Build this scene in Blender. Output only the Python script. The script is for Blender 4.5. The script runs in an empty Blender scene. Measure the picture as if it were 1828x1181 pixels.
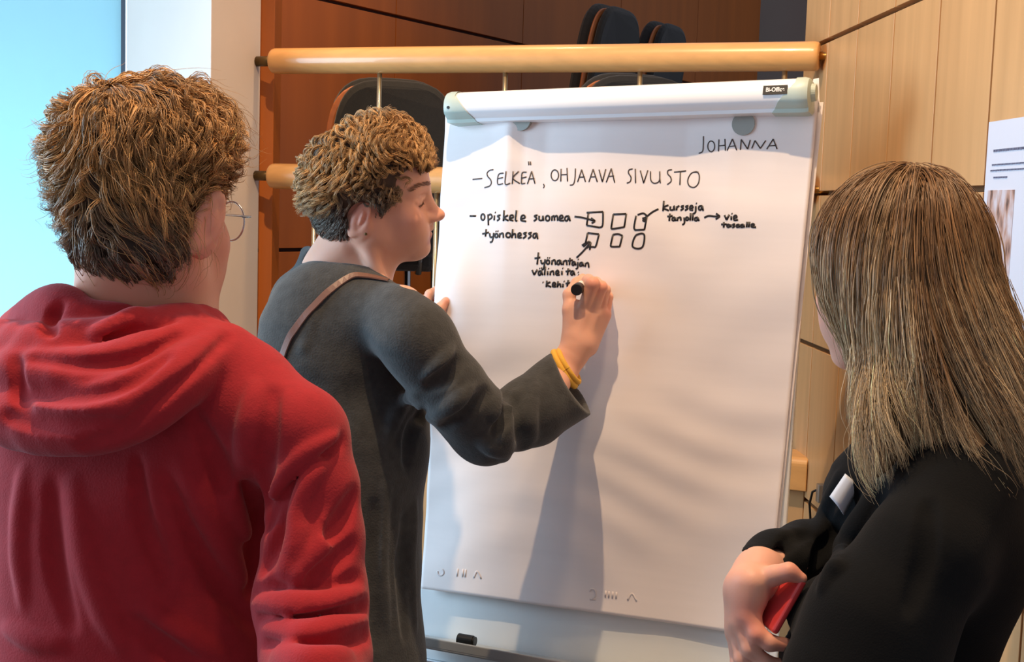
import bpy, math, random
import numpy as np
from mathutils import Matrix, Vector

scene = bpy.context.scene
COL = scene.collection
random.seed(4)
RNG = np.random.default_rng(11)

# ------------------------------------------------------------------ camera
FPX, IW, IH = 2300.0, 1828.0, 1181.0
CAM_Z, PITCH, ROLL = 1.62, math.atan(226 / 2300.0), math.radians(1.8)
cam_data = bpy.data.cameras.new('camera')
cam_data.sensor_width = 36.0
cam_data.lens = FPX / IW * 36.0
cam_data.clip_start = 0.05
cam = bpy.data.objects.new('camera', cam_data)
COL.objects.link(cam)
CAM_M = Matrix.Translation((0, 0, CAM_Z)) @ Matrix.Rotation(math.pi / 2 - PITCH, 4, 'X') @ Matrix.Rotation(ROLL, 4, 'Z')
cam.matrix_world = CAM_M
scene.camera = cam
CR = np.array(CAM_M.to_3x3())
CO = np.array([0, 0, CAM_Z])

# ------------------------------------------------------------------ view, world, lights
vs = scene.view_settings
vs.view_transform = 'Standard'
vs.look = 'None'
vs.gamma = 1.0
vs.exposure = 0.0
vs.use_curve_mapping = False
world = bpy.data.worlds.new('world')
scene.world = world
world.use_nodes = True
bg = world.node_tree.nodes['Background']
bg.inputs[0].default_value = (0.76, 0.81, 0.96, 1)
bg.inputs[1].default_value = 0.38


def light(name, kind, loc, target, power, color, **kw):
    d = bpy.data.lights.new(name, kind)
    d.energy = power
    d.color = color
    for k, v in kw.items():
        setattr(d, k, v)
    o = bpy.data.objects.new(name, d)
    COL.objects.link(o)
    o.location = loc
    o.rotation_euler = (Vector(target) - Vector(loc)).to_track_quat('-Z', 'Y').to_euler()
    return o


WARM = (1.0, 0.70, 0.42)
light('ceiling_spot', 'SPOT', (-0.24, 1.49, 3.6), (0.12, 2.33, 1.15), 194, WARM, spot_size=math.radians(80), spot_blend=0.5, shadow_soft_size=0.022)
light('audience_spot', 'SPOT', (-0.1, 1.0, 3.2), (-0.40, 1.42, 1.4), 27, (1.0, 0.74, 0.46), spot_size=math.radians(44), spot_blend=0.6, shadow_soft_size=0.05)
light('listener_spot', 'SPOT', (0.62, 1.0, 3.3), (0.54, 1.45, 1.4), 36, (1.0, 0.74, 0.46), spot_size=math.radians(36), spot_blend=0.6, shadow_soft_size=0.05)
light('wall_spot', 'SPOT', (0.30, 1.75, 3.0), (0.68, 2.25, 1.5), 31, WARM, spot_size=math.radians(110), spot_blend=0.8, shadow_soft_size=0.08)
light('auditorium_spot', 'SPOT', (-0.3, 3.15, 3.4), (-0.50, 3.8, 1.7), 85, (1.0, 0.62, 0.3), spot_size=math.radians(90), spot_blend=0.9, shadow_soft_size=0.05)
light('window_daylight', 'AREA', (-2.3, 1.85, 1.75), (-0.2, 2.0, 1.35), 78, (0.52, 0.77, 1.0), shape='RECTANGLE', size=1.2, size_y=1.6)
light('door_daylight', 'AREA', (-1.75, 3.95, 0.75), (-1.35, 3.3, 0.95), 56, (0.50, 0.86, 1.0), shape='RECTANGLE', size=1.2, size_y=1.6)


# ------------------------------------------------------------------ pixel helpers (design aid: a pixel and a distance give a point in the room)
def P(px, py, d):
    return CO + CR @ np.array([(px - IW / 2) / FPX * d, -(py - IH / 2) / FPX * d, -d])


def ray(px, py):
    v = CR @ np.array([(px - IW / 2) / FPX, -(py - IH / 2) / FPX, -1.0])
    return v


def R_(rpx, d):
    return rpx * d / FPX


# ------------------------------------------------------------------ objects
def tag(o, label=None, cat=None, group=None, kind=None):
    for k, v in (('label', label), ('category', cat), ('group', group), ('kind', kind)):
        if v:
            o[k] = v
    return o


def empty(name, loc, label, cat, group=None):
    o = bpy.data.objects.new(name, None)
    COL.objects.link(o)
    o.location = Vector(loc)
    o.empty_display_size = 0.05
    return tag(o, label, cat, group)


def link(name, me, mat=None, parent=None, smooth=False):
    o = bpy.data.objects.new(name, me)
    COL.objects.link(o)
    if mat:
        me.materials.append(mat)
    if smooth:
        me.polygons.foreach_set('use_smooth', [True] * len(me.polygons))
    if parent is not None:
        o.parent = parent
        # walk up: parents are unrotated empties or world-space meshes
        off = Vector((0, 0, 0))
        p = parent
        while p is not None:
            off += p.location
            p = p.parent
        o.location = -off
    return o


class MB:
    """collects plain geometry in world space for ONE mesh"""
    def __init__(self):
        self.v, self.f = [], []

    def add(self, vs_, fs_):
        n = len(self.v)
        self.v += [tuple(map(float, q)) for q in vs_]
        self.f += [tuple(i + n for i in q) for q in fs_]
        return self

    def box(self, c, u, v, w, a, b, e):
        """box centred c with unit axes u v w and half sizes a b e"""
        c, u, v, w = map(np.asarray, (c, u, v, w))
        pts = [c + u * a * i + v * b * j + w * e * k for i in (-1, 1) for j in (-1, 1) for k in (-1, 1)]
        return self.add(pts, [(0, 1, 3, 2), (4, 6, 7, 5), (0, 4, 5, 1), (2, 3, 7, 6), (0, 2, 6, 4), (1, 5, 7, 3)])

    def bbox(self, lo, hi):
        lo, hi = np.array(lo, float), np.array(hi, float)
        return self.box((lo + hi) / 2, (1, 0, 0), (0, 1, 0), (0, 0, 1), *((hi - lo) / 2))

    def tube(self, pts, r, n=12, cap=True, flat=None):
        """flat=(normal, factor): squash the section along normal"""
        pts = [np.asarray(p, float) for p in pts]
        rr = r if hasattr(r, '__len__') else [r] * len(pts)
        rings = []
        up = None
        for i, p in enumerate(pts):
            t = pts[min(i + 1, len(pts) - 1)] - pts[max(i - 1, 0)]
            t = t / (np.linalg.norm(t) + 1e-12)
            if flat is not None:
                e2 = np.asarray(flat[0], float)
                e1 = np.cross(t, e2)
                e1 /= np.linalg.norm(e1) + 1e-12
                e2 = np.cross(e1, t) * flat[1]
            else:
                if up is None:
                    up = np.array([0, 0, 1.0]) if abs(t[2]) < 0.9 else np.array([1.0, 0, 0])
                e1 = np.cross(t, up)
                e1 /= np.linalg.norm(e1) + 1e-12
                e2 = np.cross(e1, t)
                up = e2
            rings.append([p + rr[i] * (math.cos(a) * e1 + math.sin(a) * e2) for a in np.linspace(0, 2 * math.pi, n, endpoint=False)])
        vv = [q for g in rings for q in g]
        ff = []
        for i in range(len(pts) - 1):
            for j in range(n):
                k = (j + 1) % n
                ff.append((i * n + j, i * n + k, (i + 1) * n + k, (i + 1) * n + j))
        if cap:
            ff.append(tuple(range(n))[::-1])
            ff.append(tuple((len(pts) - 1) * n + j for j in range(n)))
        return self.add(vv, ff)

    def build(self, name, mat, parent=None, smooth=False, bevel=0, seg=2, auto=None):
        me = bpy.data.meshes.new(name)
        me.from_pydata(self.v, [], self.f)
        me.update()
        o = link(name, me, mat, parent, smooth)
        if bevel:
            m = o.modifiers.new('bevel', 'BEVEL')
            m.width = bevel
            m.segments = seg
            m.limit_method = 'ANGLE'
            m.angle_limit = math.radians(40)
        return o


def struct(o):
    o['kind'] = 'structure'
    return o


# ------------------------------------------------------------------ materials
def lin(c):
    return tuple(((x / 255) / 12.92 if x / 255 <= 0.04045 else ((x / 255 + 0.055) / 1.055) ** 2.4) for x in c)


def mat(name, rgb, rough=0.5, metal=0.0, spec=0.5, var=0.0, scale=(20, 20, 20), bump=0.0, bscale=200.0, sheen=0.0,
        attr=None, trans=0.0, detail=4.0, sss=0.0, coat=0.0):
    m = bpy.data.materials.new(name)
    m.use_nodes = True
    nt = m.node_tree
    b = nt.nodes['Principled BSDF']
    c = lin(rgb)
    b.inputs['Base Color'].default_value = (*c, 1)
    b.inputs['Roughness'].default_value = rough
    b.inputs['Metallic'].default_value = metal
    b.inputs['Specular IOR Level'].default_value = spec
    b.inputs['Sheen Weight'].default_value = sheen
    b.inputs['Coat Weight'].default_value = coat
    if sheen:
        b.inputs['Sheen Roughness'].default_value = 0.5
    if sss:
        b.inputs['Subsurface Weight'].default_value = sss
        b.inputs['Subsurface Radius'].default_value = (0.6, 0.25, 0.12)
        b.inputs['Subsurface Scale'].default_value = 0.012
    tc = nt.nodes.new('ShaderNodeTexCoord')
    src = None
    if attr:
        a = nt.nodes.new('ShaderNodeAttribute')
        a.attribute_name = attr
        src = a.outputs['Color']
        nt.links.new(src, b.inputs['Base Color'])
    if var:
        mp = nt.nodes.new('ShaderNodeMapping')
        mp.inputs['Scale'].default_value = scale
        nt.links.new(tc.outputs['Object'], mp.inputs[0])
        n = nt.nodes.new('ShaderNodeTexNoise')
        n.inputs['Scale'].default_value = 1.0
        n.inputs['Detail'].default_value = detail
        nt.links.new(mp.outputs[0], n.inputs['Vector'])
        mr = nt.nodes.new('ShaderNodeMapRange')
        mr.inputs['From Min'].default_value = 0.3
        mr.inputs['From Max'].default_value = 0.7
        mr.inputs['To Min'].default_value = 1 - var
        mr.inputs['To Max'].default_value = 1 + var
        nt.links.new(n.outputs['Fac'], mr.inputs[0])
        mx = nt.nodes.new('ShaderNodeVectorMath')
        mx.operation = 'SCALE'
        if src is not None:
            nt.links.new(src, mx.inputs[0])
        else:
            mx.inputs[0].default_value = c
        nt.links.new(mr.outputs[0], mx.inputs['Scale'])
        nt.links.new(mx.outputs[0], b.inputs['Base Color'])
    if bump:
        n2 = nt.nodes.new('ShaderNodeTexNoise')
        n2.inputs['Scale'].default_value = bscale
        n2.inputs['Detail'].default_value = 3.0
        nt.links.new(tc.outputs['Object'], n2.inputs['Vector'])
        bp = nt.nodes.new('ShaderNodeBump')
        bp.inputs['Strength'].default_value = bump
        bp.inputs['Distance'].default_value = 0.002
        nt.links.new(n2.outputs['Fac'], bp.inputs['Height'])
        nt.links.new(bp.outputs[0], b.inputs['Normal'])
    return m


M = dict(
    maple=mat('maple_panel', (199, 156, 108), 0.38, var=0.10, scale=(30, 30, 1.6), spec=0.5),
    maple_dark=mat('panel_groove', (112, 74, 40), 0.7),
    beech=mat('beech_rail', (214, 160, 98), 0.30, var=0.07, scale=(2, 60, 60), coat=0.3),
    cherry=mat('cherry_panel', (170, 92, 26), 0.45, var=0.10, scale=(14, 14, 1.2)),
    groove=mat('cherry_groove', (70, 32, 14), 0.7),
    plaster=mat('white_plaster', (222, 208, 196), 0.8, var=0.02, scale=(6, 6, 6), bump=0.1, bscale=60),
    frame_dark=mat('dark_frame', (34, 44, 58), 0.5),
    alu=mat('brushed_aluminium', (190, 196, 200), 0.35, 0.9),
    brass=mat('satin_brass', (196, 158, 92), 0.30, 1.0),
    bronze=mat('dull_bronze', (104, 84, 52), 0.42, 0.8),
    rod=mat('satin_steel', (205, 190, 158), 0.32, 0.9),
    carpet=mat('grey_carpet', (96, 98, 104), 0.95, var=0.15, scale=(40, 40, 40), bump=0.4, bscale=300),
    greywall=mat('grey_wall', (124, 108, 100), 0.8),
    ceiling=mat('ceiling_white', (225, 222, 216), 0.9),
    white_enamel=mat('white_enamel', (226, 230, 230), 0.14, spec=0.6),
    white_metal=mat('white_lacquer', (236, 236, 238), 0.28, spec=0.5),
    cap=mat('grey_green_plastic', (182, 196, 186), 0.42),
    peg=mat('grey_peg', (150, 152, 146), 0.5),
    black=mat('black_plastic', (20, 19, 18), 0.4),
    black_label=mat('label_black', (18, 16, 18), 0.4),
    label_ink=mat('label_letters', (225, 222, 220), 0.5),
    paper=mat('flipchart_paper', (238, 229, 226), 0.85, var=0.015, scale=(5, 5, 60), bump=0.12, bscale=35),
    pen=mat('thin_pen_ink', (66, 54, 50), 0.6),
    marker=mat('black_marker_ink', (30, 22, 20), 0.5),
    faint=mat('faint_print', (221, 211, 208), 0.8),
    tray=mat('tray_grey', (196, 198, 196), 0.3, 0.5),
    upholstery=mat('charcoal_upholstery', (36, 36, 36), 0.9, var=0.12, scale=(150, 150, 150), bump=0.3, bscale=500, sheen=0.2),
    shell=mat('chair_plywood', (178, 104, 58), 0.4, var=0.08, scale=(8, 8, 40)),
    chrome=mat('chair_chrome', (190, 190, 190), 0.2, 1.0),
    red=mat('red_fleece', (164, 24, 33), 0.92, var=0.06, scale=(90, 90, 90), bump=0.25, bscale=420, sheen=0.08),
    wool=mat('grey_wool', (53, 53, 52), 0.95, var=0.22, scale=(70, 70, 70), bump=0.5, bscale=330, sheen=0.15, detail=6),
    blackknit=mat('black_jersey', (11, 11, 12), 0.95, var=0.1, scale=(120, 120, 120), bump=0.25, bscale=500, sheen=0.03, spec=0.2),
    denim=mat('dark_denim', (36, 42, 60), 0.85, var=0.1, scale=(200, 200, 200)),
    shoe=mat('dark_shoe', (30, 28, 28), 0.5),
    skin=mat('skin', (222, 160, 130), 0.5, attr='tone', sss=0.25, bump=0.06, bscale=500, spec=0.35),
    hair=mat('hair_strands', (120, 85, 55), 0.42, attr='tint', spec=0.5),
    leather=mat('brown_leather', (112, 78, 66), 0.4, bump=0.1, bscale=300),
    yellow=mat('yellow_knit', (226, 172, 62), 0.8, bump=0.4, bscale=500),
    wire=mat('silver_wire', (205, 205, 205), 0.2, 1.0),
    phone=mat('red_phone_case', (206, 66, 68), 0.22, coat=0.5),
    glassdark=mat('phone_screen', (196, 96, 92), 0.08),
    badge=mat('badge_paper', (226, 228, 234), 0.6),
    poster=mat('poster_paper', (206, 210, 224), 0.6),
    poster_ink=mat('poster_ink', (96, 100, 124), 0.7),
    cabinet=mat('white_cabinet', (214, 208, 200), 0.5),
    barrel=mat('marker_barrel', (236, 228, 220), 0.35),
    nail=mat('finger_nail', (226, 150, 134), 0.3),
    white=mat('eye_white', (225, 215, 210), 0.2),
)


def glass_mat():
    m = bpy.data.materials.new('frosted_glass')
    m.use_nodes = True
    nt = m.node_tree
    b = nt.nodes['Principled BSDF']
    b.inputs['Base Color'].default_value = (*lin((176, 214, 222)), 1)
    b.inputs['Roughness'].default_value = 0.45
    tr = nt.nodes.new('ShaderNodeBsdfTranslucent')
    tr.inputs[0].default_value = (0.75, 0.95, 1.0, 1)
    mx = nt.nodes.new('ShaderNodeMixShader')
    mx.inputs[0].default_value = 0.55
    nt.links.new(b.outputs[0], mx.inputs[1])
    nt.links.new(tr.outputs[0], mx.inputs[2])
    nt.links.new(mx.outputs[0], nt.nodes['Material Output'].inputs[0])
    return m


def lens_mat():
    m = bpy.data.materials.new('clear_lens')
    m.use_nodes = True
    nt = m.node_tree
    t = nt.nodes.new('ShaderNodeBsdfTransparent')
    g = nt.nodes.new('ShaderNodeBsdfGlossy')
    g.inputs['Roughness'].default_value = 0.02
    mx = nt.nodes.new('ShaderNodeMixShader')
    mx.inputs[0].default_value = 0.10
    nt.links.new(t.outputs[0], mx.inputs[1])
    nt.links.new(g.outputs[0], mx.inputs[2])
    nt.links.new(mx.outputs[0], nt.nodes['Material Output'].inputs[0])
    return m


def photo_mat():
    """blurred colour print: vertical blocks of a room with people"""
    m = bpy.data.materials.new('poster_photo')
    m.use_nodes = True
    nt = m.node_tree
    b = nt.nodes['Principled BSDF']
    b.inputs['Roughness'].default_value = 0.4
    tc = nt.nodes.new('ShaderNodeTexCoord')
    mp = nt.nodes.new('ShaderNodeMapping')
    mp.inputs['Scale'].default_value = (60, 60, 22)
    n = nt.nodes.new('ShaderNodeTexNoise')
    n.inputs['Scale'].default_value = 1.0
    n.inputs['Detail'].default_value = 3
    r = nt.nodes.new('ShaderNodeValToRGB')
    e = r.color_ramp.elements
    e[0].position, e[0].color = 0.36, (*lin((92, 70, 66)), 1)
    e[1].position, e[1].color = 0.64, (*lin((200, 196, 206)), 1)
    k = e.new(0.46)
    k.color = (*lin((176, 140, 126)), 1)
    nt.links.new(tc.outputs['Object'], mp.inputs[0])
    nt.links.new(mp.outputs[0], n.inputs['Vector'])
    nt.links.new(n.outputs['Fac'], r.inputs[0])
    nt.links.new(r.outputs[0], b.inputs['Base Color'])
    return m


M['frost'] = glass_mat()
M['lens'] = lens_mat()
M['photo'] = photo_mat()

# ------------------------------------------------------------------ organic surfaces: blended solids meshed on a sparse grid
FAR = 0.09


def nrm(v):
    v = np.asarray(v, float)
    return v / (np.linalg.norm(v) + 1e-12)


class Body:
    def __init__(self):
        self.p = []
        self.disp = None

    def _add(self, fn, c, R, k, op):
        self.p.append((fn, np.asarray(c, float), R + FAR, k, op))
        return self

    def rc(self, a, b, ra, rb, k=0.02, op=1, flat=None):
        """tapered capsule; flat=(axis, factor) squashes along a direction"""
        a, b = np.asarray(a, float), np.asarray(b, float)
        ab = b - a
        L2 = ab @ ab + 1e-12
        if flat is None:
            def fn(x):
                t = np.clip((x - a) @ ab / L2, 0, 1)
                return np.linalg.norm(x - a - t[:, None] * ab, axis=1) - (ra + (rb - ra) * t)
        else:
            ax, fac = nrm(flat[0]), flat[1]

            def fn(x):
                t = np.clip((x - a) @ ab / L2, 0, 1)
                o = x - a - t[:, None] * ab
                s = o @ ax
                o = o + (s * (1 / fac - 1))[:, None] * ax
                return (np.linalg.norm(o, axis=1) - (ra + (rb - ra) * t)) * (0.5 + 0.5 * fac)
        return self._add(fn, (a + b) / 2, math.sqrt(L2) / 2 + max(ra, rb), k, op)

    def chain(self, pts, k=0.02, op=1, flat=None, sub=0):
        """pts: list of (point, radius); neighbours joined by tapered capsules"""
        Q = [np.asarray(p, float) for p, r in pts]
        r = [q[1] for q in pts]
        if sub:
            Q, r = spline(Q, r, sub)
        for i in range(len(Q) - 1):
            self.rc(Q[i], Q[i + 1], r[i], r[i + 1], k if i == 0 else min(k, 0.012), op, flat)
        return self

    def el(self, c, rad, axes=None, k=0.02, op=1):
        c = np.asarray(c, float)
        A = np.eye(3) if axes is None else np.array([nrm(q) for q in axes])
        rad = np.asarray(rad, float)

        def fn(x):
            q = (x - c) @ A.T
            k0 = np.linalg.norm(q / rad, axis=1)
            k1 = np.linalg.norm(q / rad ** 2, axis=1) + 1e-9
            return k0 * (k0 - 1) / k1
        return self._add(fn, c, rad.max(), k, op)

    def loft(self, lv, yaw=0.0, k=0.03, op=1):
        """lv: (x, y, z, rx, ry) sections from any order, smooth in z"""
        lv = sorted(lv, key=lambda q: q[2])
        A = np.array(lv, float)
        zs = A[:, 2]
        cy, sy = math.cos(yaw), math.sin(yaw)

        def fn(x):
            z = np.clip(x[:, 2], zs[0], zs[-1])
            i = np.clip(np.searchsorted(zs, z) - 1, 0, len(zs) - 2)
            t = (z - zs[i]) / (zs[i + 1] - zs[i])
            t = t * t * (3 - 2 * t) * 0.5 + t * 0.5
            g = A[i] * (1 - t)[:, None] + A[i + 1] * t[:, None]
            dx, dy = x[:, 0] - g[:, 0], x[:, 1] - g[:, 1]
            u, v = dx * cy + dy * sy, -dx * sy + dy * cy
            q = np.sqrt((u / g[:, 3]) ** 2 + (v / g[:, 4]) ** 2) + 1e-9
            rad = np.sqrt(u * u + v * v) / q
            d = (q - 1) * np.where(q > 1e-4, rad, np.minimum(g[:, 3], g[:, 4])) * 0.85
            dz = x[:, 2] - z
            return np.where(dz == 0, d, np.hypot(np.maximum(d, 0), dz))
        c = (A[0, :3] + A[-1, :3]) / 2
        return self._add(fn, c, np.linalg.norm(A[:, :3] - c, axis=1).max() + A[:, 3:].max(), k, op)

    def cut(self, o, n, c, R, k=0.004):
        """remove what lies on the +n side of a plane, within R of c"""
        o, n = np.asarray(o, float), nrm(n)
        c = np.asarray(c, float)

        def fn(x):
            return np.maximum(-((x - o) @ n), np.linalg.norm(x - c, axis=1) - R)
        return self._add(fn, c, R, k, -1)

    def __call__(self, x):
        d = np.full(len(x), FAR)
        for fn, c, R, k, op in self.p:
            df = x - c
            m = np.einsum('ij,ij->i', df, df) < R * R
            if not m.any():
                continue
            q = fn(x[m])
            a = d[m]
            if op == 1:
                h = np.maximum(k - np.abs(a - q), 0) / k
                d[m] = np.minimum(a, q) - h * h * k * 0.25
            else:
                q = -q
                h = np.maximum(k - np.abs(a - q), 0) / k
                d[m] = np.maximum(a, q) + h * h * k * 0.25
        if self.disp is not None:
            d = d + self.disp(x)
        return d

    def grad(self, x, e=0.0012):
        g = np.zeros_like(x)
        for s in ((1, 1, 1), (1, -1, -1), (-1, 1, -1), (-1, -1, 1)):
            s = np.array(s, float)
            g += self(x + s * e)[:, None] * s
        return g / (np.linalg.norm(g, axis=1, keepdims=True) + 1e-12)

    def hit(self, px, py, d0=0.9, d1=3.2):
        """first surface point along the view through a pixel (for laying seams and straps on cloth)"""
        t = np.arange(d0, d1, 0.004)
        r = ray(px, py)
        s = self(CO + t[:, None] * r)
        i = np.argmax(s < 0)
        if s[i] >= 0:
            i = int(np.argmin(s))
            return CO + t[i] * r
        f = s[i - 1] / (s[i - 1] - s[i])
        return CO + (t[i - 1] + f * 0.004) * r

    def mesh(self, res, smooth=2, lo=None, hi=None):
        if lo is None:
            lo = np.min([c - (R - FAR) for fn, c, R, k, op in self.p if op == 1], axis=0) - 0.02
            hi = np.max([c + (R - FAR) for fn, c, R, k, op in self.p if op == 1], axis=0) + 0.02
        lo = np.asarray(lo, float)
        B = 8
        nb = np.ceil((np.asarray(hi) - lo) / (res * B)).astype(int) + 1
        bi = np.stack(np.meshgrid(*[np.arange(n) for n in nb], indexing='ij'), -1).reshape(-1, 3)
        cen = lo + (bi + 0.5) * B * res
        half = res * B * 0.87
        keep = []
        for s in range(0, len(cen), 400000):
            keep.append(np.abs(self(cen[s:s + 400000])) < half * 1.7 + 0.002)
        bi = bi[np.concatenate(keep)]
        loc = np.stack(np.meshgrid(*[np.arange(B)] * 3, indexing='ij'), -1).reshape(-1, 3)
        cells = (bi[:, None, :] * B + loc[None]).reshape(-1, 3)
        N = (nb * B + 2).astype(np.int64)

        def code(c):
            return (c[:, 0].astype(np.int64) * N[1] + c[:, 1]) * N[2] + c[:, 2]
        offs = np.array([(i, j, k) for i in (0, 1) for j in (0, 1) for k in (0, 1)])
        cc = np.stack([code(cells + o) for o in offs], 1)
        uq, inv = np.unique(cc, return_inverse=True)
        inv = inv.reshape(cc.shape)
        ux = np.stack([uq // (N[1] * N[2]), (uq // N[2]) % N[1], uq % N[2]], 1)
        val = np.empty(len(uq))
        for s in range(0, len(uq), 400000):
            val[s:s + 400000] = self(lo + ux[s:s + 400000] * res)
        cv = val[inv]
        sg = cv < 0
        act = sg.any(1) & ~sg.all(1)
        cells, cv, sg = cells[act], cv[act], sg[act]
        edges = [(a, b) for a in range(8) for b in range(a + 1, 8) if bin(a ^ b).count('1') == 1]
        acc = np.zeros((len(cells), 3))
        cnt = np.zeros(len(cells))
        for a, b in edges:
            m = sg[:, a] != sg[:, b]
            t = cv[m, a] / (cv[m, a] - cv[m, b])
            acc[m] += offs[a] + t[:, None] * (offs[b] - offs[a])
            cnt[m] += 1
        V = lo + (cells + acc / cnt[:, None]) * res
        ids = code(cells)
        order = np.argsort(ids)
        sid = ids[order]

        def find(c):
            q = code(c)
            i = np.clip(np.searchsorted(sid, q), 0, len(sid) - 1)
            ok = sid[i] == q
            return order[i], ok
        F = []
        for ax, (a, b) in enumerate(((0, 4), (0, 2), (0, 1))):
            m = sg[:, a] != sg[:, b]
            base = cells[m]
            flip = sg[m, a]
            u, v = [(1, 2), (2, 0), (0, 1)][ax]
            du, dv = np.zeros(3, int), np.zeros(3, int)
            du[u], dv[v] = 1, 1
            i0, k0 = find(base)
            i1, k1 = find(base - du)
            i2, k2 = find(base - du - dv)
            i3, k3 = find(base - dv)
            ok = k0 & k1 & k2 & k3
            q = np.stack([i0, i1, i2, i3], 1)
            q[~flip] = q[~flip][:, ::-1]
            F.append(q[ok])
        F = np.concatenate(F)
        # relax, then pull back onto the surface
        E = np.concatenate([F[:, [0, 1]], F[:, [1, 2]], F[:, [2, 3]], F[:, [3, 0]]])
        for it in range(smooth):
            s = np.zeros_like(V)
            n = np.zeros(len(V))
            for a, b in ((0, 1), (1, 0)):
                for ax in range(3):
                    s[:, ax] += np.bincount(E[:, a], weights=V[E[:, b], ax], minlength=len(V))
                n += np.bincount(E[:, a], minlength=len(V))
            V = V * 0.4 + 0.6 * s / np.maximum(n, 1)[:, None]
        for it in range(1):
            for s in range(0, len(V), 200000):
                x = V[s:s + 200000]
                d = np.clip(self(x), -res, res)
                V[s:s + 200000] = x - d[:, None] * self.grad(x) * 0.8
        return V, F


def spline(Q, r, sub):
    Q = np.asarray(Q, float)
    r = np.asarray(r, float)
    X = np.c_[Q, r]
    X = np.vstack([2 * X[0] - X[1], X, 2 * X[-1] - X[-2]])
    out = []
    for i in range(1, len(X) - 2):
        for t in np.linspace(0, 1, sub, endpoint=False):
            a, b, c, d = X[i - 1:i + 3]
            out.append(0.5 * (2 * b + (c - a) * t + (2 * a - 5 * b + 4 * c - d) * t * t + (3 * b - a - 3 * c + d) * t ** 3))
    out.append(X[-2])
    out = np.array(out)
    return list(out[:, :3]), list(out[:, 3])


def np_mesh(name, V, F):
    me = bpy.data.meshes.new(name)
    V = np.asarray(V, np.float32)
    F = np.asarray(F, np.int32)
    k = F.shape[1]
    me.vertices.add(len(V))
    me.vertices.foreach_set('co', V.ravel())
    me.loops.add(F.size)
    me.loops.foreach_set('vertex_index', F.ravel())
    me.polygons.add(len(F))
    me.polygons.foreach_set('loop_start', np.arange(0, F.size, k, dtype=np.int32))
    me.polygons.foreach_set('use_smooth', np.ones(len(F), bool))
    me.update(calc_edges=True)
    me.validate()
    return me


def grow(name, body, res, mt, parent, smooth=2, tone=None):
    V, F = body.mesh(res, smooth)
    me = np_mesh(name, V, F)
    if tone is not None:
        c = tone(V)
        a = me.color_attributes.new('tone', 'FLOAT_COLOR', 'POINT')
        a.data.foreach_set('color', np.c_[c, np.ones(len(c))].astype(np.float32).ravel())
    return link(name, me, mt, parent)


def wavy(seed, n=14, f0=20, f1=90, dirs=None):
    """smooth pseudo-random scalar field"""
    g = np.random.default_rng(seed)
    k = g.normal(size=(n, 3))
    k /= np.linalg.norm(k, axis=1, keepdims=True)
    fr = np.exp(g.uniform(math.log(f0), math.log(f1), n))
    ph = g.uniform(0, 6.28, n)
    am = f0 / fr
    am /= np.sqrt((am ** 2).sum() / 2)
    if dirs is not None:
        k = k * np.asarray(dirs)

    def f(x):
        return (np.sin(x @ (k * fr[:, None]).T + ph) * am).sum(1)
    return f


# ------------------------------------------------------------------ head
class Frame:
    def __init__(self, o, F, roll=0.0, pitch=0.0, s=1.0, w=1.0, hs=1.0):
        self.w, self.hs = w, hs
        self.o = np.asarray(o, float)
        F = nrm(F)
        U = np.array([0, 0, 1.0])
        U = nrm(U - F * (F @ U))
        S = np.cross(F, U)                     # the person's right
        c, q = math.cos(pitch), math.sin(pitch)
        F, U = F * c + U * q, U * c - F * q
        c, q = math.cos(roll), math.sin(roll)
        U, S = U * c + S * q, S * c - U * q    # roll > 0 leans to the person's right
        self.F, self.S, self.U, self.s = F, S, U, s

    def __call__(self, f, r, u):
        u = u * self.hs if u < 0 else u
        return self.o + self.s * (self.F * f + self.S * r + self.U * u)


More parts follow.
